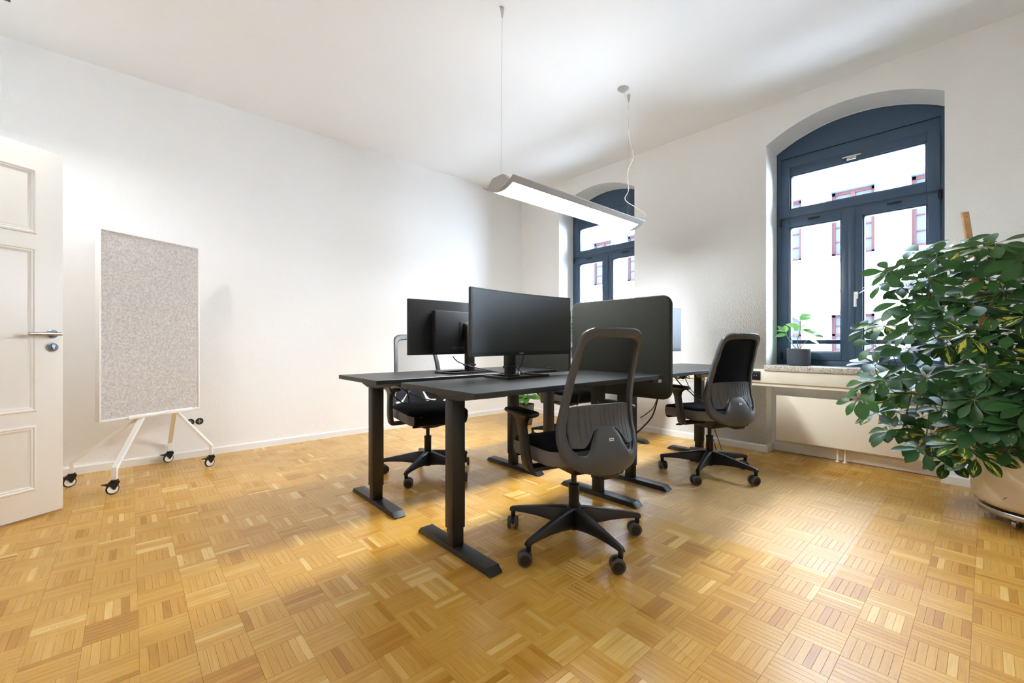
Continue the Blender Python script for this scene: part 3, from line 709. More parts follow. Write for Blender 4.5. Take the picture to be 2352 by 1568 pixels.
# ------------------------------------------------------------------ office chairs
def make_chair():
    t = thing('office_chair', '', 'chair')
    # base
    b = B(); b.lathe([(.030, .062), (.036, .068), (.037, .165), (.033, .172)], 20); base = b.obj('star_base', M['black'], t, 40)
    RA = .345
    for k in range(5):
        A = Matrix.Rotation(R(72 * k), 4, 'Z')
        rings = []
        for r, zt, zb, hw in ((.02, .170, .070, .024), (.06, .168, .074, .0235), (.12, .158, .085, .020), (.20, .143, .093, .0175), (.28, .127, .094, .015), (.325, .118, .092, .014), (.352, .112, .088, .013), (.358, .106, .090, .012)):
            rings.append([(r, -hw, zb + .002), (r, -hw * .85, zb), (r, hw * .85, zb), (r, hw, zb + .002), (r, hw * .9, zt - .008), (r, hw * .55, zt), (r, -hw * .55, zt), (r, -hw * .9, zt - .008)])
        bb = B().loft(rings); bb.lathe([(.010, .062), (.0125, .066), (.0125, .10)], 12, Matrix.Translation((RA - .002, 0, 0)))
        bb.obj('base_arm', M['black'], base, 40, M=A)
    for k in range(5):
        A = Matrix.Rotation(R(72 * k), 4, 'Z') @ Matrix.Translation((RA, 0, 0)) @ Matrix.Rotation(R((-64, 134, 62, -10, 30)[k]), 4, 'Z')
        b = B(); b.lathe([(.006, .045), (.009, .05), (.009, .068), (.006, .07)], 12); b.box(-.028, .006, -.006, .006, .022, .058, .004); b.tube([(-.016, -.026, .0335), (-.016, .026, .0335)], .006, 10)
        hood = [(-.016 + .028 * math.cos(R(a)), .0335 + .028 * math.sin(R(a))) for a in range(10, 171, 16)]
        b.prism(hood, -.009, .009, lambda x, z, h: (x, h, z))
        cs = b.obj('caster', M['black'], t, 40, M=A)
        for s in (-1, 1):
            Wm = A @ Matrix.Translation((-.016, s * .0185, .0335)) @ Matrix.Rotation(R(-90 * s), 4, 'X')
            b = B(); b.lathe([(.0285, -.0085), (.0325, -.0065), (.0335, 0), (.0325, .0065), (.0285, .0085)], 28)
            wl = b.obj('wheel', M['rubber'], cs, 40, M=Wm)
            B().lathe([(.0235, .0080), (.0235, .0100), (.021, .0108), (.004, .0112)], 24, Wm).obj('hub_cap', M['black'], cs, 40)
    b = B()
    b.lathe([(.0245, .058), (.0265, .062), (.0265, .272), (.0285, .276), (.0285, .284), (.022, .288)], 20); b.obj('gas_column', M['black'], t, 40)
    B().tube([(0, 0, .285), (0, 0, .40)], .014, 16).obj('piston', M['blackpaint'], t)
    # mechanism
    b = B()
    b.loft([[(x, y, z) for x, y in rrect(-hw, hw, y0, y1, .02, 3)] for z, hw, y0, y1 in ((.352, .05, -.07, .06), (.372, .085, -.13, .11), (.42, .10, -.17, .15), (.432, .10, -.17, .15))])
    b.box(-.045, .045, -.29, -.12, .388, .425, .01)
    b.obj('tilt_mechanism', M['black'], t, 40)
    B().tube([(-.05, .02, .395), (-.15, .035, .388), (-.24, .045, .380), (-.27, .05, .378)], [.006, .008, .010, .004], 8).obj('lever', M['black'], t)
    # seat
    def seat_ring(z, ins, fy=0):
        pts = rrect(-.238 + ins, .238 - ins, -.215 + ins, .275 - ins + fy, [.09, .09, .10, .10], 7)
        return [(x, y, z + (-.018 * smoothstep(.12, .30, y)) + .012 * smoothstep(-.05, -.22, y)) for x, y in pts]
    b = B(); b.loft([seat_ring(.425, .022), seat_ring(.43, .006), seat_ring(.46, 0), seat_ring(.497, .001)], caps=True)
    b.obj('seat_side', M['seatgrey'], t, 60)
    b = B(); b.loft([seat_ring(.494, .0015), seat_ring(.503, .006), seat_ring(.514, .022), seat_ring(.520, .06), seat_ring(.520, .12)], caps=True)
    sp_ = b.obj('seat_cushion', M['seatblack'], t, 60)
    fr = B()                                        # black front roll of the cushion
    fr.loft([[(x, y, z) for x in (0,) for y, z in ()] or [(xx, .225 + .062 * math.cos(R(a)) * c, .452 + .052 * math.sin(R(a))) for a in range(-100, 121, 20)] for xx, c in ((-.205, .55), (-.19, .8), (-.14, .98), (0, 1.05), (.14, .98), (.19, .8), (.205, .55))], caps=True)
    fr.obj('front_roll', M['seatblack'], sp_, 60)
    # armrests
    for s in (-1, 1):
        b = B(); b.box(min(s * .09, s * .275), max(s * .09, s * .275), -.055, .015, .392, .414, .006)
        rings = []
        for z, cx, cy, hx, hy in ((.394, .268, -.022, .014, .034), (.41, .278, -.022, .016, .035), (.47, .288, -.018, .0155, .033), (.54, .292, -.008, .015, .031), (.60, .294, .004, .0145, .031), (.628, .294, .010, .016, .042), (.645, .293, .016, .020, .066), (.657, .292, .020, .026, .092)):
            rings.append([(s * (cx + x), cy + y, z) for x, y in rrect(-hx, hx, -hy, hy, hx * .7, 3)])
        b.loft(rings)
        ar = b.obj('armrest', M['black'], t, 50)
        def pad_ring(z, ins, w_=0): return [(s * .290 + x, y, z) for x, y in rrect(-.044 + ins, .044 - ins, -.105 + ins, .152 - ins, .040 - ins * .6, 6)]
        b = B(); b.loft([pad_ring(.654, .014), pad_ring(.660, .003), pad_ring(.668, 0), pad_ring(.676, .004), pad_ring(.679, .014)])
        b.obj('arm_pad', M['black'], ar, 50)
    # back
    PRF = [(.42, -.282), (.46, -.292), (.50, -.290), (.56, -.270), (.62, -.246), (.68, -.234), (.74, -.236), (.82, -.250), (.92, -.276), (1.07, -.322)]
    CUR = [(.42, .075), (.50, .085), (.60, .075), (.70, .055), (1.07, .030)]
    def surf(x, z, off=0):
        y = interp(PRF, z) + interp(CUR, z) * (x / .22) ** 2
        return Vector((x, y + off, z))
    HWT = [(.43, .150), (.46, .196), (.50, .218), (.56, .224), (.62, .218), (.70, .204), (.80, .191), (.92, .179), (1.00, .171), (1.03, .166), (1.05, .150), (1.062, .115)]
    IWT = [(.50, .150), (.53, .176), (.57, .190), (.62, .186), (.70, .173), (.80, .162), (.92, .152), (.985, .145), (1.005, .136), (1.018, .11)]
    def zin(x): return .500 + .108 * smoothstep(.120, .040, abs(x))
    def loops(tab, bottom, n_side=26, n_top=10, n_bot=30):
        zs = [tab[0][0] + (tab[-1][0] - tab[0][0]) * k / n_side for k in range(n_side + 1)]
        zs = [tab[0][0] + (tab[-1][0] - tab[0][0]) * (1 - (1 - k / n_side) ** 1.35) for k in range(n_side + 1)]
        L_ = []
        for z in zs: L_.append((interp(tab, z), z))                       # right side up
        xt, zt = L_[-1]
        for k in range(1, n_top): 
            x = xt - 2 * xt * k / n_top; L_.append((x, zt + .004 * (1 - (x / xt) ** 2)))
        for z in reversed(zs): L_.append((-interp(tab, z), z))
        xb = interp(tab, zs[0])
        for k in range(1, n_bot):
            x = -xb + 2 * xb * k / n_bot; L_.append((x, bottom(x, xb)))
        return L_
    outer = loops(HWT, lambda x, xb: .43 - .022 * (1 - (x / xb) ** 2))
    inner = loops(IWT, lambda x, xb: zin(x) if abs(x) < .12 else .497 + .003 * smoothstep(.12, xb, abs(x)))
    rings = []
    m_ = 7
    def ring(tt, off):
        r_ = []
        for (xo, zo), (xi, zi) in zip(outer, inner):
            x = xo + (xi - xo) * tt; z = zo + (zi - zo) * tt
            r_.append(surf(x, z, off))
        return r_
    th = .015
    rings += [ring(j / m_, -th if 0 < j < m_ else -th * .55) for j in range(m_ + 1)]
    rings += [ring(j / m_, th * (1.0 if 0 < j < m_ else .55)) for j in range(m_, -1, -1)]
    rings.append(rings[0])
    b = B(); b.loft(rings, caps=False); bmesh.ops.remove_doubles(b.bm, verts=b.bm.verts, dist=1e-6); bmesh.ops.recalc_face_normals(b.bm, faces=b.bm.faces)
    fr_ = b.obj('back_frame', M['greyplastic'], t, 48)
    # underside spine joining the back to the mechanism
    b = B(); b.loft([[(x, y, z) for x, z in rrect(-hw, hw, z0, z1, .012, 3)] for y, hw, z0, z1 in ((-.12, .055, .385, .425), (-.22, .06, .392, .428), (-.285, .075, .405, .445))]); b.obj('back_spine', M['black'], t, 40)
    # net
    n, k_ = 14, 22
    b = B(); rings = []
    for j in range(k_ + 1):
        z = .66 + (1.022 - .66) * j / k_; hw = interp(IWT, min(z, 1.018)) + .006
        rings.append([surf(-hw + 2 * hw * i / n, z, .004 - .006 * (1 - ((2 * i / n) - 1) ** 2)) for i in range(n + 1)])
    b.loft(rings, closed=False, caps=False); b.obj('back_net', M['net'], t, 60)
    # lumbar pad with grooves
    b = B(); n = 88; front, back = [], []
    def lum(i, vtop, off):
        x = -.178 + .356 * i / n
        zt = .718 - .012 * (x / .178) ** 4 - (.02 * smoothstep(.165, .178, abs(x))); zb = .532 + .078 * smoothstep(.130, .05, abs(x))
        z = zb + (zt - zb) * vtop
        ph = (x / .0262) % 1.0; gz = 1 if (.10 < vtop < .93 and abs(x) < .15) else 0
        g_ = .0028 * gz if ph < .14 else 0
        return surf(x, z, off + (g_ if off < 0 else 0))
    vts = [0, .05, .1, .101, .3, .5, .7, .929, .93, 1]
    rings = [[lum(i, v, -.004) for i in range(n + 1)] for v in vts] + [[lum(i, v, .010) for i in range(n + 1)] for v in reversed(vts)]
    rings.append(rings[0]); b.loft(rings, closed=False, caps=False)
    b.obj('lumbar_pad', M['greyplastic'], t, 30)
    # little white tag on the shell
    c = surf(.004, .565, -th - .0012)
    tg = B().box(-.013, .013, -.001, .001, -.007, .007, .0006, 1).obj('tag', M['tag'], fr_, 0, M=Matrix.Translation(c) @ Matrix.Rotation(R(-14), 4, 'X'))
    B().box(-.009, .009, -.0014, -.0009, -.0015, .0012).obj('tag_print', M['ink'], fr_, 0, M=Matrix.Translation(c) @ Matrix.Rotation(R(-14), 4, 'X'))
    return t
ch = make_chair()
chairs = [ch] + [copy_tree(ch) for _ in range(3)]
spec = [('black office chair nearest the camera, grey shell back with see-through net', (1.677, 1.402), 75, 112),
        ('office chair with opaque dark back, standing beside the radiator', (3.318, 1.430), 67, 119),
        ('office chair behind the left rear desk, turned towards the camera', (1.702, 2.868), -98, 214),
        ('office chair mostly hidden under the far corner desk', (3.34, 2.90), -97, 200)]
for c, (lab, (x, y), th_, ba) in zip(chairs, spec):
    tag(c, lab, 'chair', 'office chairs at the desks'); c.location = (x, y, 0); c.rotation_euler = (0, 0, R(th_ - 90))
    for p in c.children:
        if p.name.split('.')[0] in ('star_base', 'caster'): p.rotation_euler = (0, 0, R(ba - (th_ - 90)))
for p in chairs[1].children:
    n_ = p.name.split('.')[0]
    if n_ == 'back_net': p.material_slots[0].link = 'OBJECT'; p.material_slots[0].material = M['navy']
    if n_ == 'seat_cushion': p.material_slots[0].link = 'OBJECT'; p.material_slots[0].material = M['navy']

# ------------------------------------------------------------------ pinboard on wheels
pb = thing('pinboard', 'grey felt pinboard in a white frame on four wheeled legs', 'pinboard', (.095, 4.215, 0), R(29))
W0, W1, Z0, Z1 = -.300, .374, .452, 1.786
b = B()
fwid = .012
b.box(W0, W0 + fwid, -.024, .024, Z0, Z1, .002); b.box(W1 - fwid, W1, -.024, .024, Z0, Z1, .002); b.box(W0 + fwid, W1 - fwid, -.024, .024, Z0, Z0 + fwid, .002); b.box(W0 + fwid, W1 - fwid, -.024, .024, Z1 - fwid, Z1, .002)
b.obj('frame', M['white'], pb)
B().box(W0 + .011, W1 - .011, -.016, .016, Z0 + .011, Z1 - .011).obj('felt_panel', M['felt'], pb, 0)
B().box(-.135, .315, -.034, .034, Z0 - .010, Z0 + .018, .008).obj('clamp_bar', M['white'], pb)
cw = [(-.3, 4.243), (-.075, 3.859), (.25, 4.565), (.49, 4.194)]
MI = Matrix.Rotation(R(-29), 3, 'Z')
for (x, y) in cw:
    q = MI @ Vector((x - .095, y - 4.215, 0))
    sx = -.035 if q.x < 0 else .20
    sy = -.012 if q.y < 0 else .012
    dirv = Vector((q.x - sx, q.y - sy, 0)).normalized()
    def flat(pts, hw, ht):                # flat steel bar along pts
        n_ = Vector((-dirv.y, dirv.x, 0)); rings = []
        for i, p in enumerate(pts):
            d = (pts[min(i + 1, len(pts) - 1)] - pts[max(i - 1, 0)]).normalized(); u_ = n_.cross(d).normalized()
            rings.append([p + n_ * hw + u_ * ht, p - n_ * hw + u_ * ht, p - n_ * hw - u_ * ht, p + n_ * hw - u_ * ht])
        return rings
    pts = [Vector((sx, sy, Z0 - .004)), Vector((q.x, q.y, .165)), Vector((q.x, q.y, .158)), Vector((q.x, q.y, .088))]
    B().loft(flat(pts, .014, .010)).obj('leg', M['white'], pb, 30)
    A = Matrix.Translation((q.x, q.y, 0)) @ Matrix.Rotation(R(-29 + 20), 4, 'Z')
    b = B(); b.lathe([(.018, .078), (.021, .082), (.021, .090), (.014, .094)], 16)
    fk = [(.022, .082), (-.028, .074), (-.052, .070), (-.054, .064), (-.030, .060), (-.020, .046), (-.010, .030), (-.002, .030), (.010, .050), (.022, .074)]
    for s in (-1, 1): b.prism(fk, s * .013 - .0025, s * .013 + .0025, lambda x, z, h: (x, h, z))
    b.box(-.026, .02, -.013, .013, .072, .082); b.box(-.066, -.03, -.014, .014, .068, .074, .002)
    cs = b.obj('caster', M['black'], pb, 40, M=A)
    Wm = A @ Matrix.Translation((-.012, 0, .0355)) @ Matrix.Rotation(R(90), 4, 'X')
    B().lathe([(.0285, -.0095), (.034, -.008), (.0355, -.004), (.0355, .004), (.034, .008), (.0285, .0095)], 28, Wm).obj('tyre', M['black'], cs)
    B().lathe([(.006, -.0105), (.0285, -.0102), (.029, -.008), (.029, .008), (.0285, .0102), (.006, .0105)], 28, Wm).obj('wheel', M['white'], cs)

# open socket boxes low on the left wall
for xx, lab in ((.391, 'open round socket box low on the long wall, nearer the pinboard'), (.455, 'open round socket box low on the long wall, farther from the pinboard')):
    t = thing('socket_box', lab, 'socket', (xx, YL, .308), 0, 'open socket boxes')
    RXm = Matrix.Rotation(R(90), 4, 'X')
    B().lathe([(.0245, -.001), (.0285, .001), (.0285, .0025), (.0245, .0025), (.0245, -.001)], 24, RXm, caps=False).obj('ring', M['hole'], t)
    B().lathe([(.0245, .0008), (.001, .0012)], 24, RXm).obj('socket_insert', M['hole'], t)
    b = B(); b.box(-.016, .016, -.006, -.0015, -.004, .004, .001); b.box(-.004, .004, -.006, -.0015, -.018, .018, .001); b.obj('metal_tabs', M['steel'], t)
# sockets on the trunking
for yy, lab in ((1.435, 'black power socket on the trunking next to the radiator niche'), (1.60, 'black power socket half hidden behind the chair back')):
    t = thing('power_socket', lab, 'socket', (XW - .022, yy, .695), 0, 'power sockets on the trunking')
    B().box(-.010, 0, -.04, .04, -.04, .04, .003).obj('plate', M['knob'], t)
    RY = Matrix.Rotation(R(-90), 4, 'Y')
    B().lathe([(.020, .0098), (.022, .0125), (.020, .0125), (.019, .0105), (.001, .0102)], 24, RY).obj('ring', M['knob'], t)
    for s in (-1, 1): B().lathe([(.003, .0100), (.003, .0112), (.001, .0114)], 10, Matrix.Translation((0, s * .0095, 0)) @ RY).obj('pin_hole', M['tag'], t)

# ------------------------------------------------------------------ radiator
t = thing('radiator', 'flat cream panel radiator in the niche below the window', 'radiator', (4.40, .781, 0))
B().box(-.048, -.030, -.500, .500, .122, .523, .004).obj('front_panel', M['cream'], t)
B().box(-.028, .06, -.492, .492, .135, .505, .004).obj('body', M['cream'], t)
b = B()
for k in range(60): b.box(-.026, .056, -.485 + k * .0163, -.477 + k * .0163, .505, .512)
b.obj('top_grille', M['duct'], t, 0)
for yy in (.06, .01): B().tube([(.01, yy, 0.002), (.01, yy, .14)], .009, 12).obj('pipe', M['cream'], t)
for yy in (.06, .01): B().lathe([(.016, .001), (.016, .006), (.010, .010)], 14, Matrix.Translation((.01, yy, 0))).obj('pipe_collar', M['cream'], t)
b = B(); b.tube([(-.01, -.50, .145), (-.01, -.545, .145)], .012, 12); b.tube([(-.01, -.53, .145), (-.05, -.53, .145)], .016, 12); b.obj('valve', M['chrome'], t)

# ------------------------------------------------------------------ leaves
def leaf_geo(L_, Wd, fold, droop, tip=.62, nseg=6, cup=0.0, blunt=.75):
    """leaf along +x, base at origin; returns verts, quads, uvs(per vert)"""
    v, u = [], []
    for k in range(nseg + 1):
        s = k / nseg
        wv = (math.sin(math.pi * min(1, s ** tip)) ** blunt) if 0 < s < 1 else (.10 if s == 0 else .06)
        hw = Wd / 2 * max(wv, .05)
        x = L_ * s * (1 - .12 * droop * s); z = -droop * L_ * .55 * s * s
        for j in (-1, 0, 1):
            v.append((x, j * hw, z + abs(j) * hw * fold - cup * (1 - abs(j)) * .0)); u.append((j, s))
    f = [(k * 3 + j, (k + 1) * 3 + j, (k + 1) * 3 + j + 1, k * 3 + j + 1) for k in range(nseg) for j in (0, 1)]
    return v, f, u
def leaf_mesh(name, parts, m):
    """parts: list of (verts, faces, uvs, (rnd, variegation, tone))"""
    V, F, U, C = [], [], [], []
    for v, f, u, c in parts:
        o = len(V); V += [tuple(p) for p in v]; F += [tuple(o + i for i in q) for q in f]; U += [[u[i] for i in q] for q in f]; C += [(*c, 1)] * len(f)
    me = bpy.data.meshes.new(name); me.from_pydata(V, [], F); me.materials.append(m)
    uvl = me.uv_layers.new(name='UVMap'); i = 0
    for q in U:
        for p in q: uvl.data[i].uv = p; i += 1
    at = me.attributes.new('lf', 'FLOAT_COLOR', 'FACE')
    for k, c in enumerate(C): at.data[k].color = c
    me.polygons.foreach_set('use_smooth', [True] * len(F))
    return me
def frame_m(origin, xdir, up):
    x = Vector(xdir).normalized(); y = Vector(up).cross(x)
    if y.length < 1e-4: y = Vector((0, 1, 0)).cross(x)
    y.normalize(); z = x.cross(y)
    return Matrix(((x.x, y.x, z.x, origin[0]), (x.y, y.y, z.y, origin[1]), (x.z, y.z, z.z, origin[2]), (0, 0, 0, 1)))

# ------------------------------------------------------------------ the large umbrella plant
def inpoly(p, poly):
    c = False; n = len(poly)
    for i in range(n):
        (x1, y1), (x2, y2) = poly[i], poly[(i + 1) % n]
        if (y1 > p[1]) != (y2 > p[1]) and p[0] < (x2 - x1) * (p[1] - y1) / (y2 - y1) + x1: c = not c
    return c
def unpx(u, v, d):
    r = (u - 1176) / 980 * d
    return Vector((r * RGT.x + d * FWD.x, r * RGT.y + d * FWD.y, 1 - (v - 786) / 980 * d))
PC = Vector((3.72, -.20, 0))
def big_plant():
    rp = random.Random(5)
    t = thing('umbrella_plant', 'large bushy variegated plant in a round white planter at the right', 'plant', tuple(PC))
    T_ = Matrix.Translation(-PC)
    B().lathe([(.20, .085), (.235, .092), (.262, .115), (.272, .15), (.274, .36), (.270, .392), (.262, .40), (.252, .392), (.25, .34)], 48, Matrix.Identity(4), caps=True).obj('planter', M['potwhite'], t, 40)
    B().lathe([(.255, .33), (.20, .345), (.02, .352)], 32).obj('soil', M['soil'], t)
    B().lathe([(.20, .050), (.243, .053), (.247, .058), (.247, .074), (.243, .080), (.20, .082)], 48).obj('trolley_ring', M['steel'], t, 40)
    for k in range(5):
        a = R(72 * k + 150); cc = Matrix.Translation((.20 * math.cos(a), .20 * math.sin(a), 0)) @ Matrix.Rotation(a, 4, 'Z')
        b = B(); b.tube([(0, -.009, .022), (0, .009, .022)], .022, 16); b.box(-.01, .01, -.013, .013, .03, .052, .003); b.obj('trolley_caster', M['steel'], t, 40, M=cc)
    cs_ = []
    for k in range(9):
        q = unpx(2303 + (k - 4) * 6.0, 1146 - (k - 4) * 1.3, 2.28) - PC; a_ = math.atan2(q.y, q.x); cs_.append((.2735 * math.cos(a_), .2735 * math.sin(a_), .165 + .004 * (k - 4) * .6))
    B().tube(cs_, [.0004, .001, .0015, .002, .0022, .002, .0015, .001, .0004], 6).obj('scratch', M['bark'], t, 60)
    # stake
    top = unpx(2216, 487, 2.47); bot = Vector((3.70, -.06, .34))
    ax = (top - bot); b = B()
    Mx = frame_m(bot, ax, Vector((RGT.x, RGT.y, 0)).cross(ax.normalized()))
    sk = B().box(0, ax.length, -.019, .019, -.006, .006, .0015).obj('wooden_stake', M['pine'], t, 30, M=T_ @ Mx)
    lp = ax.length - .17
    B().box(lp - .055, lp, -.012, .010, .0062, .0068).obj('price_label', M['label'], sk, 0, M=T_ @ Mx)
    b = B()
    for k in range(5): b.box(lp - .05 + k * .009, lp - .047 + k * .009, -.008, .006, .0068, .0071)
    b.obj('label_print', M['ink'], sk, 0, M=T_ @ Mx)
    B().tube([(ax.length - .03, 0, .0065), (ax.length - .03, 0, .0066)], .003, 8).obj('drill_hole', M['soil'], sk, 0, M=T_ @ Mx)
    # whorl positions
    poly = [(2178, 548), (2225, 560), (2285, 545), (2352, 585), (2520, 600), (2560, 800), (2540, 1030), (2352, 1075), (2225, 1072), (2160, 1060), (2110, 1030), (2075, 1035),
            (2048, 1010), (2035, 965), (1985, 950), (1950, 895), (1985, 862), (2015, 850), (1992, 800), (1985, 745), (2030, 740), (2040, 700), (2025, 665), (2010, 625), (2060, 605), (2110, 575)]
    wh = []
    def depth(u): return 2.16 + max(0, (2352 - u)) / 400 * .62
    tries = 0
    while len(wh) < 170 and tries < 30000:
        tries += 1
        u = rp.uniform(1940, 2560); v = rp.uniform(545, 1075)
        if not inpoly((u, v), poly): continue
        if len(wh) < 112:
            d = depth(u) + rp.uniform(-.14, .12); md = 33
        else:
            d = depth(u) + rp.uniform(.16, .42); md = 30
            if 1985 < u < 2120 and 590 < v < 850 and rp.random() < .75: continue
        p = unpx(u, v, d)
        if p.x > 4.16 or p.z < .30: continue
        if any(abs(q[3] - d) < .3 and math.hypot(q[1] - u, q[2] - v) < md for q in wh): continue
        wh.append((p, u, v, d))
    # trunks and branches
    bases = [Vector((3.72 + .05 * math.cos(a), -.17 + .05 * math.sin(a), .34)) for a in (0, 1.6, 3.1, 4.6)]
    tops = [unpx(2255, 640, 2.5), unpx(2130, 700, 2.6), unpx(2420, 660, 2.3), unpx(2080, 900, 2.62), ]
    trunks = []
    for i, (a, c) in enumerate(zip(bases, tops)):
        md_ = (a + c) / 2 + Vector((rp.uniform(-.05, .05), rp.uniform(-.05, .05), .10 if i == 3 else 0))
        pts = spline([a, a + Vector((0, 0, .12)) + (c - a) * .06, md_, c], 7); trunks.append(pts)
        n_ = len(pts); B().tube(pts, [.014 - .008 * k / n_ for k in range(n_)], 8).obj('trunk', M['bark'], t, 40, M=T_)
    pt = B(); axis = Vector((3.66, -.05, 0))
    leaves = []
    for (p, u, v, d) in wh:
        best = min(((q, (q - p).length + max(0, q.z - p.z) * .6) for tr in trunks for q in tr[6:]), key=lambda x: x[1])[0]
        out = Vector((p.x - axis.x, p.y - axis.y, 0)); out = out.normalized() if out.length > 1e-3 else Vector((1, 0, 0))
        tocam = Vector((-p.x, -p.y, .5)).normalized()
        nrm = (Vector((0, 0, 1)) * rp.uniform(.5, 1.0) + out * rp.uniform(.1, .5) + tocam * rp.uniform(.25, .8) + Vector((rp.uniform(-.25, .25), rp.uniform(-.25, .25), 0))).normalized()
        stalk = (best - p); ln = stalk.length
        m1 = p - nrm * min(.07, ln * .4) + stalk * .2
        pts = spline([best, (best + m1) / 2 + Vector((0, 0, -.01)), m1, p], 3)
        pt.tube(pts, [.0045 - .0026 * k / len(pts) for k in range(len(pts))], 5)
        n_l = rp.randint(6, 9); a0 = rp.uniform(0, 6.28); sz = rp.uniform(.098, .135)
        side = nrm.cross(Vector((0, 0, 1)));  side = side.normalized() if side.length > .05 else Vector((1, 0, 0))
        s2 = nrm.cross(side)
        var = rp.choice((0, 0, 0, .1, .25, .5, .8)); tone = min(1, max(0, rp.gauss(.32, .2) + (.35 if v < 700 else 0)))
        if rp.random() < .06: tone = 1.0
        for k in range(n_l):
            a = a0 + 6.283 * k / n_l + rp.uniform(-.14, .14); s_ = sz * rp.uniform(.78, 1.08)
            dr = (side * math.cos(a) + s2 * math.sin(a)) + nrm * rp.uniform(-.12, .30)
            dr = dr.normalized() + Vector((0, 0, -.16)); dr.normalize()
            pl = .022 + rp.uniform(0, .012); o_ = p + dr * pl
            pt.tube([p, o_ + Vector((0, 0, .001))], .0013, 4)
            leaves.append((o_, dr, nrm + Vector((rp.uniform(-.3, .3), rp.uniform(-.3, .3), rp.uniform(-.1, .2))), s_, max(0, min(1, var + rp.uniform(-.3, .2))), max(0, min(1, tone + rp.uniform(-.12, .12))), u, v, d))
    o = pt.obj('petioles', M['stem'], t, 60, M=T_); o['kind'] = 'stuff'
    inside = [i for i, l in enumerate(leaves) if l[6] < 2390]
    keep = set(sorted(inside, key=lambda i: leaves[i][8] - leaves[i][3] * 3)[:300])
    V_ = []
    for i in range(48):
        q = leaf_geo(1.0, rp.uniform(.46, .58), rp.uniform(.08, .28), rp.uniform(.10, .45), 1.28, 8, blunt=.72)
        V_.append(q)
    shared = {}
    rest = []
    for i, (o_, dr, up, s_, var, tone, u, v, d) in enumerate(leaves):
        Ml = frame_m(o_, dr, up) @ Matrix.Scale(s_, 4)
        k = i % 48
        if i in keep:
            key = (k, int(var * 3), int(tone * 4))
            if key not in shared:
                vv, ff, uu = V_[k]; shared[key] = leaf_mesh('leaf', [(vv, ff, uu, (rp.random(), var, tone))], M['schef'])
            ob = bpy.data.objects.new('leaf', shared[key]); COL.objects.link(ob); ob.parent = t; ob.matrix_local = T_ @ Ml
        else:
            vv, ff, uu = V_[k]; rest.append(([T_ @ Ml @ Vector(q) for q in vv], ff, uu, (rp.random(), var, tone)))
    me = leaf_mesh('foliage', rest, M['schef']); ob = bpy.data.objects.new('foliage', me); COL.objects.link(ob); ob.parent = t; ob['kind'] = 'stuff'
    return t
big_plant()

# ------------------------------------------------------------------ small plants
def small_plant(label, loc, pot, potm, stems, m, rseed, leafsize, name='potted_plant'):
    """pot: lathe profile; stems: list of (points, [(t, azimuth, pitch, size)])"""
    rp = random.Random(rseed)
    t = thing(name, label, 'plant', loc)
    B().lathe(pot, 32).obj('pot', potm, t, 40)
    zt = max(z for r, z in pot); rt = [r for r, z in pot if z == zt][0]
    B().lathe([(rt * .9, zt - .012), (.002, zt - .010)], 24).obj('soil', M['soil'], t)
    for pts, lv in stems:
        sp2 = spline(pts, 6); n_ = len(sp2)
        B().tube(sp2, [.004 - .002 * k / n_ for k in range(n_)], 6).obj('stem', M['stem'], t)
        for (tt, az, pitch, sz) in lv:
            p = sp2[min(n_ - 1, int(tt * (n_ - 1)))]
            d = Vector((math.cos(R(az)) * math.cos(R(pitch)), math.sin(R(az)) * math.cos(R(pitch)), math.sin(R(pitch))))
            g_ = leaf_geo(1.0, leafsize[1] * rp.uniform(.9, 1.1), .15, rp.uniform(.05, .35), .85, 6)
            me = leaf_mesh('leaf', [(*g_, (rp.random(), rp.random() * .5, rp.random()))], m)
            ob = bpy.data.objects.new('leaf', me); COL.objects.link(ob); ob.parent = t
            ob.matrix_local = frame_m(p, d, Vector((0, 0, 1)) + Vector((rp.uniform(-.4, .4), rp.uniform(-.4, .4), 0)) - FWD.to_3d() * .5) @ Matrix.Scale(sz * leafsize[0], 4)
    return t
# sill plant (window 1): az along +y is left in the view
rl = random.Random(3)
small_plant('small round-leaved plant in a grey pot on the window sill', (4.47, 1.135, SILL + .003),
            [(.072, 0), (.085, .010), (.090, .03), (.092, .148), (.088, .15), (.084, .14)], M['potgrey'],
            [([(0, 0, .13), (.0, .01, .22), (.005, -.01, .32), (.0, -.015, .41)],
              [(1, 60, 25, 1), (1, -40, 30, 1.1), (1, 150, 35, .9), (1, -100, 20, 1), (.95, 20, 5, .8), (.75, -60, 10, 1.15), (.75, 120, 20, 1.1), (.7, 40, 0, .9), (.62, -120, 15, 1), (.5, 100, -5, .8)]),
             ([(0, 0, .13), (0, -.04, .20), (.0, -.09, .25), (-.01, -.11, .28)], [(1, -80, 10, 1.1), (1, -20, 30, .9), (1, 90, 40, .9), (.9, -120, -10, 1), (.6, -60, -25, .9)]),
             ([(0, 0, .13), (0, .05, .19), (0, .09, .26), (0, .10, .30)], [(1, 80, 40, .9), (1, 30, 60, .8), (1, 150, 10, .9), (.8, 100, -5, .9)])],
            M['clusia'], 4, (.108, .62))
st = []
for k in range(11):
    az = 33 * k; e = Vector((math.cos(R(az)) * .06, math.sin(R(az)) * .06, .33 + .02 * (k % 3)))
    st.append(([(0, 0, .23), (e.x * .5, e.y * .5, .29), tuple(e)], [(1, az, 10 - 12 * (k % 4), 1.0), (.7, az + 50, 20, .8)]))
small_plant('broad-leaved plant in a tapered taupe pot on the floor under the desks', (3.60, 3.785, 0),
            [(.085, 0), (.090, .004), (.118, .245), (.118, .25), (.110, .25), (.105, .235)], M['potdark'], st, M['broad'], 8, (.17, .5))
st = []
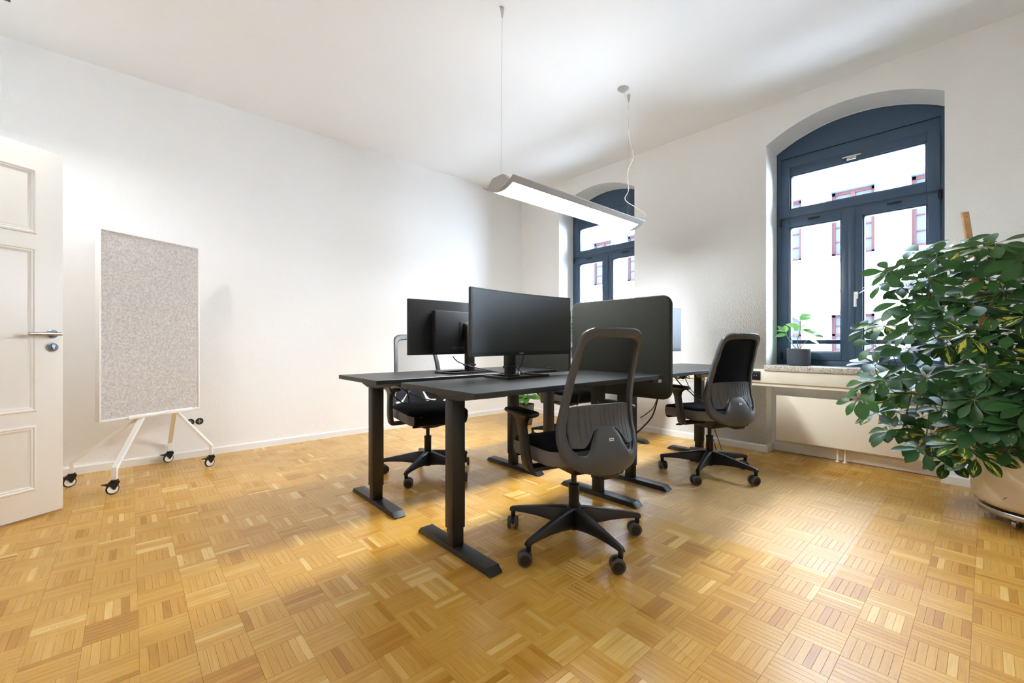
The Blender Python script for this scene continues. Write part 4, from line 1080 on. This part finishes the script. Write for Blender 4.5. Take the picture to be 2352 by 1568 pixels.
for k in range(7):
    az = 51 * k + 90
    st.append(([(0, 0, .12), (.02 * math.cos(R(az)), .02 * math.sin(R(az)), .3), (.07 * math.cos(R(az)), .09 * math.sin(R(az)), .46 + .05 * (k % 4))], [(1, az, -20, 1.1), (.8, az + 60, 10, 1.), (.6, az - 70, 0, 1.), (.9, az + 150, 10, .9)]))
small_plant('tall leafy plant on the far window sill, glimpsed between the fabric screens', (4.46, 3.68, SILL + .003),
            [(.06, 0), (.065, .004), (.085, .14), (.085, .145), (.08, .145), (.078, .135)], M['potgrey'], st, M['broad'], 9, (.16, .42))

# ------------------------------------------------------------------ cables
def cable(label, pts, r=.003, m='black'):
    return tag(B().tube(spline(pts, 8), r, 8).obj('cable', M[m], None, 60), label, 'cable', 'black cables')
cable('thin cable looping from the rear monitor to the stand beside it', [(1.62, 2.405, .905), (1.65, 2.39, .87), (1.72, 2.36, .84), (1.80, 2.30, .815), (1.86, 2.20, .797), (1.90, 2.16, .795)], .0035)
cable('black cable curving down behind the front-facing monitor', [(1.80, 1.90, .93), (1.81, 1.93, .87), (1.80, 1.95, .83), (1.79, 1.93, .805), (1.76, 1.90, .801)], .0035)
cable('second short cable by the stand of the front-facing monitor', [(1.70, 1.95, .86), (1.74, 1.94, .865), (1.78, 1.92, .83), (1.80, 1.90, .801)], .003)
cable('cable hanging in a loop under the left rear desk edge', [(1.20, 2.64, .75), (1.19, 2.64, .72), (1.185, 2.62, .705), (1.18, 2.58, .702), (1.17, 2.55, .715)], .003)
cable('drooping cable between the left pair of desks', [(1.20, 2.36, .74), (1.22, 2.25, .70), (1.26, 2.10, .675), (1.27, 1.98, .69), (1.28, 1.93, .735)], .003)
cable('cable with thick plug hanging beside the left rear desk post', [(1.20, 2.48, .72), (1.22, 2.44, .66), (1.25, 2.38, .625), (1.26, 2.34, .64), (1.24, 2.34, .72)], .004)
cable('long cable hanging under the nearest desk behind the armrest', [(2.20, 1.78, .76), (2.18, 1.77, .68), (2.13, 1.76, .58), (2.07, 1.75, .50), (2.0, 1.76, .42), (1.94, 1.80, .36)], .0035)
cable('thick cable sagging from the tall fabric screen towards the floor', [(2.78, 1.55, .66), (2.77, 1.56, .58), (2.74, 1.58, .48), (2.70, 1.63, .40), (2.66, 1.68, .34), (2.64, 1.72, .30)], .005)
cable('thinner cable beside the thick one below the tall fabric screen', [(2.80, 1.575, .60), (2.785, 1.60, .53), (2.77, 1.65, .48), (2.75, 1.68, .455)], .003)
cable('cable strung below the window-side desk towards its post', [(3.20, 1.66, .74), (3.32, 1.66, .66), (3.46, 1.64, .58), (3.60, 1.66, .52), (3.74, 1.68, .49)], .0045)
cable('thin cable running parallel under the window-side desk', [(3.28, 1.62, .75), (3.38, 1.64, .68), (3.50, 1.66, .60), (3.74, 1.69, .52)], .003)
cable('coil of cable bundled under the window-side desk', [(3.24 + .05 * math.cos(a * .9) , 1.60 + .03 * math.sin(a * 1.3), .735 + .02 * math.sin(a * 1.7)) for a in range(0, 26)], .0035)
cable('cable loop reaching the floor behind the chair by the radiator', [(3.86, 1.66, .32), (3.90, 1.62, .18), (3.95, 1.60, .05), (3.93, 1.58, .006), (3.88, 1.60, .02), (3.86, 1.63, .14)], .003)
cable('cable drooping from the far desk post by the taupe plant pot', [(2.66, 2.45, .74), (2.62, 2.42, .70), (2.60, 2.40, .66), (2.63, 2.42, .60), (2.66, 2.46, .52)], .003)
